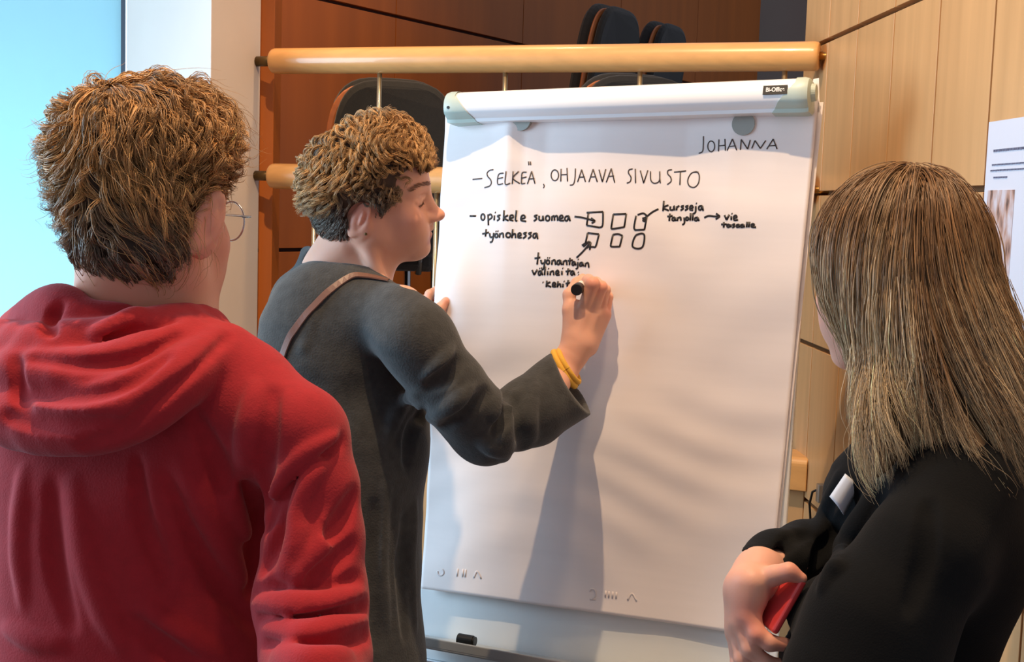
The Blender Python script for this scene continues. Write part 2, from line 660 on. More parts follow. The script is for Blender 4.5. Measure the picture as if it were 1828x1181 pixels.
def add_head(b, h, ears=(1, -1), jaw=1.0, detail=True, eo=0.0, es=1.0, ed=0.0):
    s, w = h.s, h.w
    ax = (h.F, h.S, h.U)

    def el(c, r, k=0.02, op=1, axes=ax):
        b.el(h(c[0], c[1] * w, c[2]), np.array((r[0], r[1] * w, r[2] * (h.hs if c[2] < -.02 else 1))) * s, axes, k * s, op)

    def rc(a, c, ra, rb, k=0.02, op=1):
        b.rc(h(a[0], a[1] * w, a[2]), h(c[0], c[1] * w, c[2]), ra * s, rb * s, k * s, op)
    el((-.004, 0, .030), (.089, .075, .086))
    el((.030, 0, -.030), (.062, .060, .082), .03)
    el((.052, 0, .040), (.040, .056, .050), .03)
    for q in (1, -1):
        rc((.005, .052 * q, -.060), (.066, .016 * q, -.101 * jaw), .016, .015, .035)
        rc((-.005, .060 * q, -.030), (.005, .052 * q, -.062), .012, .014, .03)
        el((.064, .043 * q, -.030), (.022, .020, .020), .025)
        el((.066, .030 * q, -.060), (.022, .022, .024), .025)
    el((.080, 0, -.103 * jaw), (.015, .018, .014), .02)
    rc((.066, .014, -.066), (.066, -.014, -.066), .026, .026, .02)
    if detail:
        for q in (1, -1):
            el((.098, .031 * q, .000), (.018, .019, .013), .018, -1)
            rc((.0875, .012 * q, .021), (.068, .046 * q, .020), .0075, .006, .014)
            el((.0735, .032 * q, -.001), (.0125, .0135, .0125), .004)
            rc((.0860, .020 * q, .004), (.077, .045 * q, .001), .0045, .0035, .005)
            rc((.0840, .020 * q, -.011), (.0745, .044 * q, -.010), .0035, .003, .006)
    rc((.086, 0, .012), (.108, 0, -.033), .0065, .0095, .016)
    el((.111, 0, -.034), (.0105, .0105, .0095), .01)
    for q in (1, -1):
        el((.099, .0115 * q, -.039), (.0115, .0075, .0075), .008)
        el((.103, .0065 * q, -.0465), (.005, .0035, .004), .004, -1)
    rc((.092, 0, -.050), (.094, 0, -.060), .006, .006, .012)
    rc((.0945, 0, -.0615), (.078, .024, -.0665), .0058, .003, .006)
    rc((.0945, 0, -.0615), (.078, -.024, -.0665), .0058, .003, .006)
    rc((.0920, 0, -.0735), (.077, .022, -.0685), .0065, .003, .006)
    rc((.0920, 0, -.0735), (.077, -.022, -.0685), .0065, .003, .006)
    for q in (1, -1):
        rc((.101, 0, -.0672), (.084, .025 * q, -.0675), .0014, .0012, .003, -1)
    for q in ears:
        eax = (nrm(h.F * .94 + h.U * -.30 - h.S * q * .16), nrm(h.S * q + h.F * -.25), nrm(h.U * .95 + h.F * -.28))
        ec = np.array((-.010, .076 + eo, -.012))

        def ear(c, r, k, op=1, ax=eax):
            p = ec + (np.array(c) - (-.010, .076, -.012)) * es
            p = h.o + s * (h.F * p[0] + h.S * p[1] * q + h.U * (p[2] + ed))
            b.el(p, np.array(r) * s * es, ax, k * s, op)
        ear((-.012, .078, -.008), (.0175, .0075, .031), .008)
        ear((-.004, .074, -.034), (.0095, .0065, .012), .008)
        ear((-.006, .087, -.006), (.0100, .0068, .0205), .004, -1)
        ear((-.008, .083, -.004), (.0035, .004, .012), .005)
        ear((.004, .078, -.016), (.004, .005, .006), .005)
        if eo > .005:
            ear((-.006, .070, -.016), (.010, .014, .020), .010)


def skin_tone(h, base=(222, 164, 136), extra=()):
    base = np.array(lin(base))
    lipc, ruddy = np.array(lin((178, 92, 84))), np.array(lin((226, 138, 116)))

    def bump(x, c, r):
        return np.exp(-((x - c) ** 2).sum(1) / (r * r))[:, None]

    def f(x):
        c = np.tile(base, (len(x), 1))
        if h is not None:
            w = np.clip(sum(bump(x, h(.085, .0, -.045 + .02), .02) * 0 + bump(x, h(*q), r) * a for q, r, a in (
                ((.112, 0, -.035), .014, .5), ((.066, .048, -.03), .024, .45), ((.066, -.048, -.03), .024, .45),
                ((-.01, .082, -.01), .03, .55), ((-.01, -.082, -.01), .03, .55))), 0, 1)
            c = c * (1 - w) + ruddy * w
            q = (x - h.o) @ np.array([h.F, h.S, h.U]).T / h.s
            lip = np.exp(-(((q[:, 2] + .0675) / .0075) ** 4 + (q[:, 1] / .024) ** 4)) * (q[:, 0] > .07)
            c = c * (1 - .75 * lip[:, None]) + lipc * .75 * lip[:, None]
        for p_, r_, a_ in extra:
            w = bump(x, np.asarray(p_), r_) * a_
            c = c * (1 - w) + ruddy * w
        return c
    return f


# ------------------------------------------------------------------ hair: locks of strands that ride on a hair volume
def strands_mesh(name, X, rad, col, mt, parent):
    """X (N,n,3) paths -> three-sided tapering strands, one mesh"""
    N, n, _ = X.shape
    T = np.gradient(X, axis=1)
    T /= np.linalg.norm(T, axis=2, keepdims=True) + 1e-12
    ref = RNG.normal(size=(N, 1, 3))
    e1 = np.cross(T, ref)
    e1 /= np.linalg.norm(e1, axis=2, keepdims=True) + 1e-12
    e2 = np.cross(T, e1)
    prof = np.minimum(1, np.linspace(1.9, 0.15, n))[None, :, None]
    rad = np.asarray(rad).reshape(-1, 1, 1) * prof
    ring = [X + rad * (math.cos(a) * e1 + math.sin(a) * e2) for a in (0, 2.094, 4.189)]
    V = np.stack(ring, 2).reshape(-1, 3)
    i = np.arange(N)[:, None, None] * n * 3 + np.arange(n - 1)[None, :, None] * 3
    j = np.arange(3)[None, None, :]
    k = (j + 1) % 3
    F = np.stack([i + j, i + k, i + 3 + k, i + 3 + j], -1).reshape(-1, 4)
    me = np_mesh(name, V, F)
    c = np.broadcast_to(col, (N, n, 3)) if col.ndim == 3 else np.broadcast_to(col[:, None, :], (N, n, 3))
    c = np.repeat(c.reshape(-1, 3), 3, axis=0)
    a = me.color_attributes.new('tint', 'FLOAT_COLOR', 'POINT')
    a.data.foreach_set('color', np.c_[c, np.ones(len(c))].astype(np.float32).ravel())
    return link(name, me, mt, parent)


def ride(vol, roots, flow, n, step, off0, off1, pull=0.6, stick=None):
    """guide paths that follow flow(x, t) over the volume at a growing distance from its surface"""
    x = roots.copy()
    out = [x.copy()]
    for i in range(1, n):
        t = i / (n - 1)
        g = vol.grad(x)
        v = flow(x, t, g)
        v = v - g * np.minimum(0, (v * g).sum(1))[:, None]
        v /= np.linalg.norm(v, axis=1, keepdims=True) + 1e-9
        x = x + v * step[:, None]
        d = vol(x)
        o = off0 + (off1 - off0) * t
        e = o - d
        pl = pull if stick is None else np.where(e > 0, pull, pull * stick)
        x = x + vol.grad(x) * (np.clip(e, -0.01, 0.02) * pl)[:, None]
        out.append(x.copy())
    return np.stack(out, 1)


def curl(X, amp, turns, ph, grow_=1.0):
    N, n, _ = X.shape
    T = np.gradient(X, axis=1)
    T /= np.linalg.norm(T, axis=2, keepdims=True) + 1e-12
    e1 = np.cross(T, np.array([0.31, 0.2, 0.93]))
    e1 /= np.linalg.norm(e1, axis=2, keepdims=True) + 1e-9
    e2 = np.cross(T, e1)
    t = np.linspace(0, 1, n)[None, :]
    a = turns[:, None] * 2 * math.pi * t + ph[:, None]
    A = amp[:, None] * np.minimum(1, t * 3) * (1 - grow_ + grow_ * t)
    return X + A[..., None] * (np.cos(a)[..., None] * e1 + np.sin(a)[..., None] * e2)


def locks(G, roots_c, per, spread, tip, jitter=0.0006):
    """per strands round each guide"""
    N, n, _ = G.shape
    o = RNG.normal(size=(N, per, 3)) * spread
    t = np.linspace(0, 1, n)[None, None, :, None]
    o2 = RNG.normal(size=(N, per, 1, 3)) * spread * 0.5
    ph = RNG.uniform(0, 6.28, (N, per, 1, 1))
    w = np.sin(t * 9 + ph) * RNG.normal(size=(N, per, 1, 3)) * jitter * 3
    X = G[:, None] + o[:, :, None, :] * (1 - t * (1 - tip)) + o2 * t * tip + w * t
    return X.reshape(N * per, n, 3)


def scalp(vol, n, ok, res=0.006):
    V, F = vol.mesh(res, 1)
    V = V[ok(V)]
    return V[RNG.choice(len(V), n, replace=n > len(V))]

# ------------------------------------------------------------------ room
Z = np.array([0, 0, 1.0])
# right wall: a vertical plane that recedes along WD
W0 = P(1465, 340, 2.75)
WD = nrm(np.array([-0.037, 1.0, 0]))
WN = np.cross(Z, WD)                # points left, into the room
# railing line
RA, RB = P(487, 107, 3.20), P(1463, 103, 2.75)
RB[2] = RA[2] = (RA[2] + RB[2]) / 2
RD = nrm(RB - RA)
RN = nrm(np.cross(RD, Z))           # towards the camera
DROP = 0.283

floor = MB().bbox((-2.6, -0.4, -0.05), (1.2, 3.4, 0)).build('floor', M['carpet'])
struct(floor)

SEAMS_Z = [1.000, 1.337, 1.664, 1.986, 2.31, 2.64]


def panels_right():
    g = MB()
    back = MB()
    base = W0.copy()
    base[2] = 0
    ys = [-4 + i for i in range(12)]
    # seams along the wall measured from the rail corner, negative towards the camera
    cuts = [0.20, 0.0, -0.205, -0.425, -0.652, -0.876, -1.10, -1.322, -1.545]
    zs = [0.0, 0.34, 0.67] + SEAMS_Z
    gap = 0.0042
    for a, b in zip(cuts[1:], cuts[:-1]):
        for z0, z1 in zip(zs[:-1], zs[1:]):
            c = base + WD * (a + b) / 2 + Z * (z0 + z1) / 2 - WN * 0.010
            g.box(c, WD, WN, Z, (b - a) / 2 - gap * .8, 0.010, (z1 - z0) / 2 - gap * 1.2)
    o = g.build('wall_right', M['maple'], bevel=0.0005, seg=1)
    struct(o)
    c = base + WD * (cuts[0] + cuts[-1]) / 2 + Z * 1.32 - WN * 0.035
    MBb = MB().box(c, WD, WN, Z, (cuts[0] - cuts[-1]) / 2, 0.0145, 1.32)
    struct(MBb.build('trim_2', M['maple_dark']))


panels_right()

# auditorium wall behind the railing
BD = nrm(np.array([.535, .845, 0]))
BN = nrm(np.cross(BD, Z))
BN = BN if BN @ (CO - P(700, 40, 4.06)) > 0 else -BN
B0 = np.array([-0.735, 3.60, 0.0]) - BN * 0.235


def on_back(px, py):
    r = ray(px, py)
    t = ((B0 - CO) @ BN) / (r @ BN)
    return CO + r * t


def panels_back():
    z1 = on_back(580, 0)[2]
    z0 = on_back(515, 446)[2]
    s1 = (on_back(707, 40) - B0) @ BD
    us = [-0.04, s1, s1 + 0.82, s1 + 1.64, s1 + 2.46, s1 + 3.28]
    zs = [0.0, z0 - 0.7, z0, z1, z1 + 0.66, z1 + 1.3]
    g = MB()
    for a, b in zip(us[:-1], us[1:]):
        for c0, c1 in zip(zs[:-1], zs[1:]):
            c = B0 + BD * (a + b) / 2 + Z * (c0 + c1) / 2 - BN * 0.01
            g.box(c, BD, BN, Z, (b - a) / 2 - 0.002, 0.01, (c1 - c0) / 2 - 0.006)
    struct(g.build('wall_back', M['cherry'], bevel=0.001))
    c = B0 + BD * (us[0] + us[-1]) / 2 + Z * 1.7 - BN * 0.04
    struct(MB().box(c, BD, BN, Z, (us[-1] - us[0]) / 2, 0.019, 1.7).build('trim_3', M['groove']))


panels_back()
# grey wall deeper in the auditorium, raised floor and its front
struct(MB().bbox((0.8, 7.7, 0), (3.6, 7.8, 4.4)).build('wall_rear', M['greywall']))
pc = (RA + RB) / 2
PLAT_Z = 1.0
pl = MB()
a0, b0 = RA - RD * 0.02 - RN * 0.03, RB + RD * 0.0 - RN * 0.03
far = [np.array([2.6, 7.7, 0]), np.array([-0.9, 7.7, 0]), np.array([-0.9, 3.5, 0])]
poly = [a0, b0, b0 + np.array([0, .3, 0])] + far
pts = [(q[0], q[1], 0.94) for q in poly] + [(q[0], q[1], PLAT_Z) for q in poly]
n = len(poly)
pl.add(pts, [tuple(range(n))[::-1], tuple(range(n, 2 * n))] + [(i, (i + 1) % n, n + (i + 1) % n, n + i) for i in range(n)])
struct(pl.build('floor_platform', M['carpet']))
mid = (RA + RB) / 2
mid[2] = 0.508
struct(MB().box(mid + RN * 0.005, RD, RN, Z, np.linalg.norm(RB - RA) / 2 + 0.02, 0.015, 0.508).build('wall_platform', M['maple'], bevel=0.002))
# rounded wooden edge cap of the platform
e0, e1 = RA.copy(), RB + RD * 0.026
zt = P(1452, 826, 2.74)[2]
e0[2] = e1[2] = zt
g = MB()
prof = [(0.045, -0.072), (0.045, -0.018)] + [(0.045 - 0.020 * (1 - math.cos(a)), -0.018 + 0.018 * math.sin(a)) for a in np.linspace(0.3, math.pi / 2, 6)] + [(-0.06, 0), (-0.06, -0.072)]
ring = [[e + RN * p[0] + Z * p[1] for p in prof] for e in (e0, e1)]
n = len(prof)
g.add(ring[0] + ring[1], [(i, (i + 1) % n, n + (i + 1) % n, n + i) for i in range(n)] + [tuple(range(n))[::-1], tuple(range(n, 2 * n))])
struct(g.build('trim_4', M['beech'], bevel=0.002))

# pillar on the left: convex corner at px 375
K = P(375, 300, 3.02)
K[2] = 0
L1 = P(462, 300, 3.26)
L1[2] = 0
L0 = P(226, 300, 3.34)
L0[2] = 0
H = 2.7
g = MB()
d1 = nrm(L1 - K)
d0 = nrm(L0 - K)
back1 = L1 + np.array([-.10, .5, 0])
back0 = L0 + np.array([.10, .3, 0])
q = [L0, K, L1, back1, back0]
pts = [tuple(x[:2]) + (0,) for x in q] + [tuple(x[:2]) + (H,) for x in q]
g.add(pts, [tuple(range(5))[::-1], tuple(range(5, 10))] + [(i, (i + 1) % 5, 5 + (i + 1) % 5, 5 + i) for i in range(5)])
struct(g.build('wall_pillar', M['plaster'], bevel=0.003))
# wooden jamb at the end of the railing
J = (P(463, 300, 3.30) + P(487, 300, 3.30)) / 2
struct(MB().bbox((J[0] - 0.0175, J[1] - 0.0, 0), (J[0] + 0.0175, J[1] + 0.10, 2.7)).build('trim_1', M['cherry'], bevel=0.002))

# frosted glass door with a dark edge
D1 = P(221, 300, 3.36)
D1[2] = 0
dd = nrm(np.array([-1.0, 0.10, 0]))
dn = nrm(np.cross(Z, dd))
c = D1 + dd * 0.55 + Z * 1.3
door = MB().box(c, dd, dn, Z, 0.55, 0.006, 1.3).build('door_1', M['frost'])
struct(door)
for nm, off, w_, mt in (('frame', -0.010, 0.0085, 'frame_dark'), ('edge_strip', 0.0, 0.0022, 'alu')):
    cc = D1 + dd * off + Z * 1.3 - dn * 0.004 * 0
    if nm == 'frame':
        MB().box(D1 - dd * 0.0065 + Z * 1.3, dd, dn, Z, 0.0065, 0.02, 1.3).build('door_frame', M['frame_dark'], door)
    else:
        MB().box(D1 - dd * 0.0155 + Z * 1.3, dd, dn, Z, 0.0025, 0.022, 1.3).build('door_edge', M['alu'], door)
struct(MB().bbox((-2.65, 3.5, 0), (-2.55, 4.9, 2.7)).build('wall_left', M['plaster']))

# railing
rail = empty('railing', ((RA + RB) / 2)[:2].tolist() + [PLAT_Z], 'wooden balustrade with two round beech rails and thin metal rods behind the flipchart', 'railing')
z2 = RA[2] - DROP


def at_z(p, z):
    q = np.array(p, float)
    q[2] = z
    return q


for nm, z in (('handrail', RA[2]), ('middle_rail', z2)):
    p0, p1 = at_z(RA, z), at_z(RB, z)
    r = 0.0315
    k = [0, .003, .010, .02]
    rr = [r * .86, r * .95, r, r]
    pts = [p0 + RD * a for a in k] + [p1 - RD * a for a in k[::-1]]
    MB().tube(pts, rr + rr[::-1], 28).build(nm, M['beech'], rail, smooth=True, bevel=0)
    MB().tube([p0 - RD * 0.045, p0 + RD * 0.005], 0.0125, 14).build('bracket_pin', M['bronze'], rail, smooth=True)
    o = MB().tube([p1 - RD * 0.005, p1 + RD * 0.040], 0.0085, 14).build('bracket_pin', M['brass'], rail, smooth=True)


def rail_at(px, z):
    """point on the rail line at a picture column"""
    best = min(np.linspace(0, 1, 2001), key=lambda t: abs(px - to_px(at_z(RA + (RB - RA) * t, z))[0]))
    return at_z(RA + (RB - RA) * best, z)


def to_px(p):
    q = CR.T @ (np.asarray(p) - CO)
    return IW / 2 + FPX * q[0] / -q[2], IH / 2 - FPX * q[1] / -q[2]


for px in (674, 896, 1135, 1390):
    b = rail_at(px, z2)
    MB().tube([b + Z * 0.028, at_z(b, RA[2] - 0.028)], 0.0060, 12).build('baluster', M['rod'], rail, smooth=True)
for px in (562, 780, 1010, 1250):
    b = rail_at(px, z2)
    MB().tube([at_z(b, zt - 0.002), b - Z * 0.028], 0.0060, 12).build('baluster', M['rod'], rail, smooth=True)


# auditorium chairs
def chair(label, foot, yaw, sc=1.0, rise=0.93, wide=0.46):
    foot = np.asarray(foot, float)
    c, s = math.cos(yaw), math.sin(yaw)
    ux, uy = np.array([c, s, 0]), np.array([-s, c, 0])     # ux across, uy backwards

    def L(x, y, z):
        return foot + (ux * x + uy * y + Z * z)
    e = empty('conference_chair', foot, label, 'chair', 'auditorium chairs behind the railing')

    def padded(name, cen, e1, e2, e3, a, b, t, mt, corner):
        g = MB()
        ring = []
        for lay, (k, off) in enumerate(((0.94, -t), (1.0, -t * .4), (1.0, t * .4), (0.94, t))):
            for i in range(40):
                th = 2 * math.pi * i / 40
                cx, sx = math.cos(th), math.sin(th)
                p_ = 2.0 / corner
                x = a * k * math.copysign(abs(cx) ** p_, cx)
                y = b * k * math.copysign(abs(sx) ** p_, sx)
                bow = 0.06 * (x / a) ** 2 * a
                ring.append(cen + e1 * x + e2 * y + e3 * (off - bow))
        fs = [(l * 40 + i, l * 40 + (i + 1) % 40, (l + 1) * 40 + (i + 1) % 40, (l + 1) * 40 + i) for l in range(3) for i in range(40)]
        g.add(ring, fs + [tuple(range(40))[::-1], tuple(range(120, 160))])
        return g.build(name, mt, e, smooth=False, bevel=0.004)
    tilt = nrm(Z + uy * 0.16)
    bn = nrm(np.cross(ux, tilt))
    if bn @ uy > 0:
        bn = -bn
    hb = 0.245
    padded('backrest', L(0, 0.24, rise - hb), ux, tilt, bn, wide / 2, hb, 0.022, M['upholstery'], 3.6)
    padded('backrest_shell', L(0, 0.24, rise - hb) - bn * 0.030 - ux * -0.004, ux, tilt, bn, wide / 2 + 0.006, hb - 0.012, 0.007, M['shell'], 3.6)
    padded('back_cover', L(0, 0.24, rise - hb) - bn * 0.052 - ux * 0.004, ux, tilt, bn, wide / 2 - 0.002, hb - 0.002, 0.014, M['upholstery'], 3.6)
    padded('seat', L(0, 0.0, 0.46), ux, uy, Z, wide / 2, 0.23, 0.03, M['upholstery'], 4)
    for sx in (-1, 1):
        for sy, top in ((-.19, .43), (.20, .43)):
            MB().tube([L(sx * wide * .46, sy * 1.08, 0.0), L(sx * wide * .44, sy, top)], 0.011, 10).build('leg', M['chrome'], e, smooth=True)
        MB().tube([L(sx * wide * .30, 0.20, .42), L(sx * wide * .30, 0.27, rise - 2 * hb + .10)], 0.010, 10).build('back_bracket', M['chrome'], e, smooth=True)
    return e


def foot_of(px, py, d, rise):
    p = P(px, py, d)
    return np.array([p[0], p[1], p[2] - rise]), p[2] - rise


def seat_at(px, py, d, yaw, label, wide, floor_z):
    p = P(px, py, d)
    y = math.radians(yaw)
    uy = np.array([-math.sin(y), math.cos(y), 0])
    f_ = p - uy * 0.30
    chair(label, (f_[0], f_[1], floor_z), y, rise=p[2] - floor_z, wide=wide)


seat_at(702, 136, 3.42, 196, 'charcoal upholstered chair with plywood back edge, behind the curly-haired writer', 0.335, PLAT_Z)
tz = P(1100, 6, 4.75)[2] - 0.93
seat_at(1095, 8, 4.55, 240, 'taller dark chair seen edge-on above the handrail', 0.34, tz)
seat_at(1188, 38, 4.95, 240, 'shorter dark chair to the right above the handrail', 0.30, tz)
seat_at(1135, 128, 3.62, 196, 'dark chair mostly hidden between handrail and flipchart', 0.36, PLAT_Z)
# raised tier that carries the rear chairs
p0 = P(1090, 6, 4.4)
g = MB()
tp = [np.array([0.10, 4.42, 0]), np.array([1.6, 4.42, 0]), np.array([1.9, 6.5, 0]), np.array([0.95, 6.0, 0])]
pts = [(q[0], q[1], PLAT_Z) for q in tp] + [(q[0], q[1], tz) for q in tp]
g.add(pts, [(3, 2, 1, 0), (4, 5, 6, 7)] + [(i, (i + 1) % 4, 4 + (i + 1) % 4, 4 + i) for i in range(4)])
struct(g.build('floor_tier', M['carpet']))


# poster on the right wall
def on_wall(px, py, off=0.0):
    r = ray(px, py)
    t = ((W0 + WN * off - CO) @ WN) / (r @ WN)
    return CO + r * t


def wall_rect(x0, x1, y0, y1, off):
    """rectangle on the wall whose near-top corner follows picture columns x0..x1 and rows at column x0"""
    a, b = on_wall(x0, y0, off), on_wall(x1, y0, off)
    c = on_wall(x0, y1, off)
    return a, (b - a) @ -WD, a[2] - c[2]


po, pw, ph = wall_rect(1767, 1862, 218, 660, 0.002)
pw = 0.297 * 0.9
post = empty('wall_poster', po, 'white paper notice with a colour photo, fixed to the wood panelling by the blonde woman', 'poster')
u = -WD


def wq(x0, x1, y0, y1, off, name, mt, parent, t=0.0004):
    c = po + u * (x0 + x1) / 2 - Z * (y0 + y1) / 2 + WN * off
    return MB().box(c, u, WN, Z, abs(x1 - x0) / 2, t, abs(y1 - y0) / 2).build(name, mt, parent)


wq(0, pw, 0, 0.40, 0.0008, 'sheet', M['poster'], post)
wq(0.014, 0.105, 0.098, 0.265, 0.0016, 'photo_print', M['photo'], post)
tl = MB()
for x0, x1, y in ((0.024, 0.13, 0.042), (0.022, 0.13, 0.062), (0.018, 0.13, 0.070), (0.030, 0.075, 0.080)):
    x = x0
    k = 0
    while x < x1:
        w_ = 0.0035 + 0.003 * ((k * 7) % 3)
        c = po + u * (x + w_ / 2) - Z * y + WN * 0.0016
        tl.box(c, u, WN, Z, w_ / 2, 0.0003, 0.0017 if y < .05 else 0.0011)
        x += w_ + 0.0016
        k += 1
tl.build('text_lines', M['poster_ink'], post)

# white cabinet behind the blonde woman
g0 = P(1700, 1100, 1.86)
cx1 = on_wall(1828, 1100)[0] - 0.01
cab = empty('low_cabinet', (0.60, 2.05, 0), 'white low cabinet standing against the panelled wall behind the woman in black', 'cabinet')
MB().bbox((0.545, 1.86, 0.06), (0.668, 2.25, 1.05)).build('body', M['cabinet'], cab, bevel=0.003)
MB().bbox((0.550, 1.87, 0.0), (0.664, 2.24, 0.06)).build('plinth', M['frame_dark'], cab)
MB().bbox((0.549, 1.843, 0.90), (0.665, 1.859, 1.045)).build('drawer', M['cabinet'], cab, bevel=0.002)
MB().bbox((0.549, 1.843, 0.07), (0.665, 1.859, 0.895)).build('door', M['cabinet'], cab, bevel=0.002)

# small metal catch with a black cable on the wall
cp = on_wall(1474, 880, 0.0)
ct = empty('wall_catch', cp, 'small grey metal catch with black cable on the wood wall', 'catch')
MB().box(cp + WN * 0.009, WD, WN, Z, 0.010, 0.009, 0.019).build('plate', M['alu'], ct, bevel=0.002)
k = cp + WN * .012
MB().tube([k + Z * .010, k + WN * .010 - Z * .002 + WD * .02, k + WN * .012 - Z * .03 + WD * .03, k + WN * .004 - Z * .10 + WD * .03], 0.0025, 8).build('cable', M['black'], ct, smooth=True)

# ------------------------------------------------------------------ flipchart
FC = np.array([0.168, 2.318, 1.342])
FY, FL = -0.403, 0.093
FU = np.array([math.cos(FY), math.sin(FY), 0])
FN0 = np.array([math.sin(FY), -math.cos(FY), 0])
FV = Z * math.cos(FL) - FN0 * math.sin(FL)
FN = FN0 * math.cos(FL) + Z * math.sin(FL)


def Q(px, py, h=0.0):
    """point on (or h in front of) the flipchart paper"""
    r = ray(px, py)
    t = ((FC + FN * h - CO) @ FN) / (r @ FN)
    return CO + r * t


C4 = [Q(797, 190), Q(1462, 172), Q(755, 1048), Q(1368, 1137)]       # paper corners TL TR BL BR


def paper_h(u, v):
    """relief of the paper, u 0..1 across, v 0..1 down"""
    px = 797 + u * 665
    xs = np.array([797, 850, 900, 934, 960, 1000, 1100, 1250, 1330, 1400, 1462])
    hs = np.array([-.004, .006, .017, .027, .015, .007, .0085, .003, .011, .006, -.001])
    top = np.interp(px, xs, hs)
    f = np.exp(-(np.maximum(v - .06, 0) / .20) ** 1.5) * np.clip(v / .05, 0.25, 1)
    w = 0.0055 * np.sin(5.2 * u + 3.1 * v + .6) * np.sin(3.6 * v + 2.2 * u) + 0.0011 * np.sin(58 * v + 5 * np.sin(5 * u) + 3 * np.sin(9 * v)) * np.sin(4 * u + 7 * v) + 0.0030 * np.sin(14 * v + 5 * u + 2.0 * np.sin(4 * u)) \
        + 0.0014 * np.sin(31 * v + 3.0 * np.sin(7 * u + 1)) * np.sin(6 * u + 2)
    crease = 0.013 * np.exp(-((u - .07 - .05 * (v - .4)) / .06) ** 2 - ((v - .38) / .10) ** 2)
    h = top * f + w * np.clip(v * 4, 0, 1) + crease + 0.004
    return 0.5 * (h - .004 + math.sqrt((h + .004) ** 2 + 1.6e-5))       # never sinks into the sheets behind


def paper_pt(u, v, lift=0.0):
    a = C4[0] * (1 - u) * (1 - v) + C4[1] * u * (1 - v) + C4[2] * (1 - u) * v + C4[3] * u * v
    return a + FN * (float(paper_h(u, v)) + lift)


def paper_px(px, py, lift=0.0006):
    """point of the paper surface seen at a pixel"""
    h = 0.006
    for i in range(5):
        q = Q(px, py, h)
        # bilinear inverse by Newton
        if i == 0:
            uv = np.array([(px - 790) / 640, (py - 190) / 870])
        for j in range(4):
            u_, v_ = uv
            a = C4[0] * (1 - u_) * (1 - v_) + C4[1] * u_ * (1 - v_) + C4[2] * (1 - u_) * v_ + C4[3] * u_ * v_
            du = (C4[1] - C4[0]) * (1 - v_) + (C4[3] - C4[2]) * v_
            dv = (C4[2] - C4[0]) * (1 - u_) + (C4[3] - C4[1]) * u_
            e = q - a
            A = np.array([[du @ du, du @ dv], [du @ dv, dv @ dv]])
            uv = uv + np.linalg.solve(A, [e @ du, e @ dv])
        h = float(paper_h(*uv)) + lift
    return Q(px, py, h)


fl = empty('flipchart_easel', (FC[0], FC[1] + .1, 0), 'white flipchart easel with rounded clamp bar holding the written paper pad', 'flipchart')
# board behind the paper
bw, top, bot = 0.345, 0.485, -0.60
bc = FC + FV * (top + bot) / 2 - FN * 0.020
MB().box(bc, FU, FV, FN, bw, (top - bot) / 2, 0.007).build('board', M['white_enamel'], fl, bevel=0.003)
MB().box(FC + FV * (bot - .006) - FN * .018, FU, FV, FN, bw + .004, 0.010, 0.011).build('bottom_edge', M['alu'], fl, bevel=0.003)
# pen tray
t0, t1 = Q(740, 1168, 0.03), Q(1330, 1262, 0.03)
tray_c = FC + FV * -0.553
MB().box(tray_c + FN * 0.030, FU, FV, FN, bw - .01, 0.004, 0.034).build('pen_tray', M['tray'], fl, bevel=0.003)
MB().box(tray_c + FN * 0.062 + FV * 0.009, FU, FV, FN, bw - .01, 0.009, 0.0025).build('tray_lip', M['tray'], fl, bevel=0.002)
# clamp bar
h0, h1 = Q(818, 195, 0.018), Q(1437, 173, 0.018)
hd = nrm(h1 - h0)
hu = nrm(FV - hd * (FV @ hd))
hn = np.cross(hd, hu)
prof = []
for a in np.linspace(math.radians(100), math.radians(-30), 14):
    prof.append((0.0135 + 0.0275 * math.cos(a), 0.000 + 0.0285 * math.sin(a)))
prof += [(0.024, -0.0225), (0.0225, -0.0285), (0.018, -0.0290), (-0.024, -0.0290), (-0.026, 0.026), (0.004, 0.0285)]


def extr(a, b, prof, k=1.0):
    n = len(prof)
    rr = [[e + hn * p[0] * k + hu * p[1] * k for p in prof] for e in (a, b)]
    return MB().add(rr[0] + rr[1], [(i, (i + 1) % n, n + (i + 1) % n, n + i) for i in range(n)] + [tuple(range(n))[::-1], tuple(range(n, 2 * n))])


clamp = extr(h0, h1, prof).build('clamp_bar', M['white_metal'], fl, smooth=True)
mm = clamp.modifiers.new('split', 'EDGE_SPLIT')
mm.split_angle = math.radians(35)
n = len(prof)


def endcap(e, sgn):
    g = MB()
    rings = []
    secs = ((-0.026, 1.035, .012), (-0.010, 1.06, 0), (0.004, 1.06, 0), (0.011, 1.0, 0), (0.014, .82, 0))
    for x, k, sl in secs:
        rings.append([e + hd * sgn * (x + (sl * 2.0 * (p[1] / .028) if sl else 0)) + hn * p[0] * k + hu * p[1] * k for p in prof])
    vv = [q for r in rings for q in r]
    m = len(secs)
    g.add(vv, [(j * n + i, j * n + (i + 1) % n, (j + 1) * n + (i + 1) % n, (j + 1) * n + i) for j in range(m - 1) for i in range(n)] + [tuple(range(n))[::-1], tuple((m - 1) * n + i for i in range(n))])
    o = g.build('end_cap', M['cap'], fl, smooth=True)
    q = o.modifiers.new('split', 'EDGE_SPLIT')
    q.split_angle = math.radians(38)
    return o


endcap(h0, -1)
ec = endcap(h1, 1)
kc = h1 + hd * 0.012 + hn * 0.014 + hu * 0.004
MB().tube([kc, kc + hd * 0.010], [0.016, 0.014], 24).build('cap_knob', M['cap'], ec, smooth=False, bevel=0.001)
sc_ = h0 + hn * 0.0425 - hu * 0.004
MB().tube([sc_ - hn * .002, sc_ + hn * 0.0012], 0.003, 10).build('screw_hole', M['black'], fl)

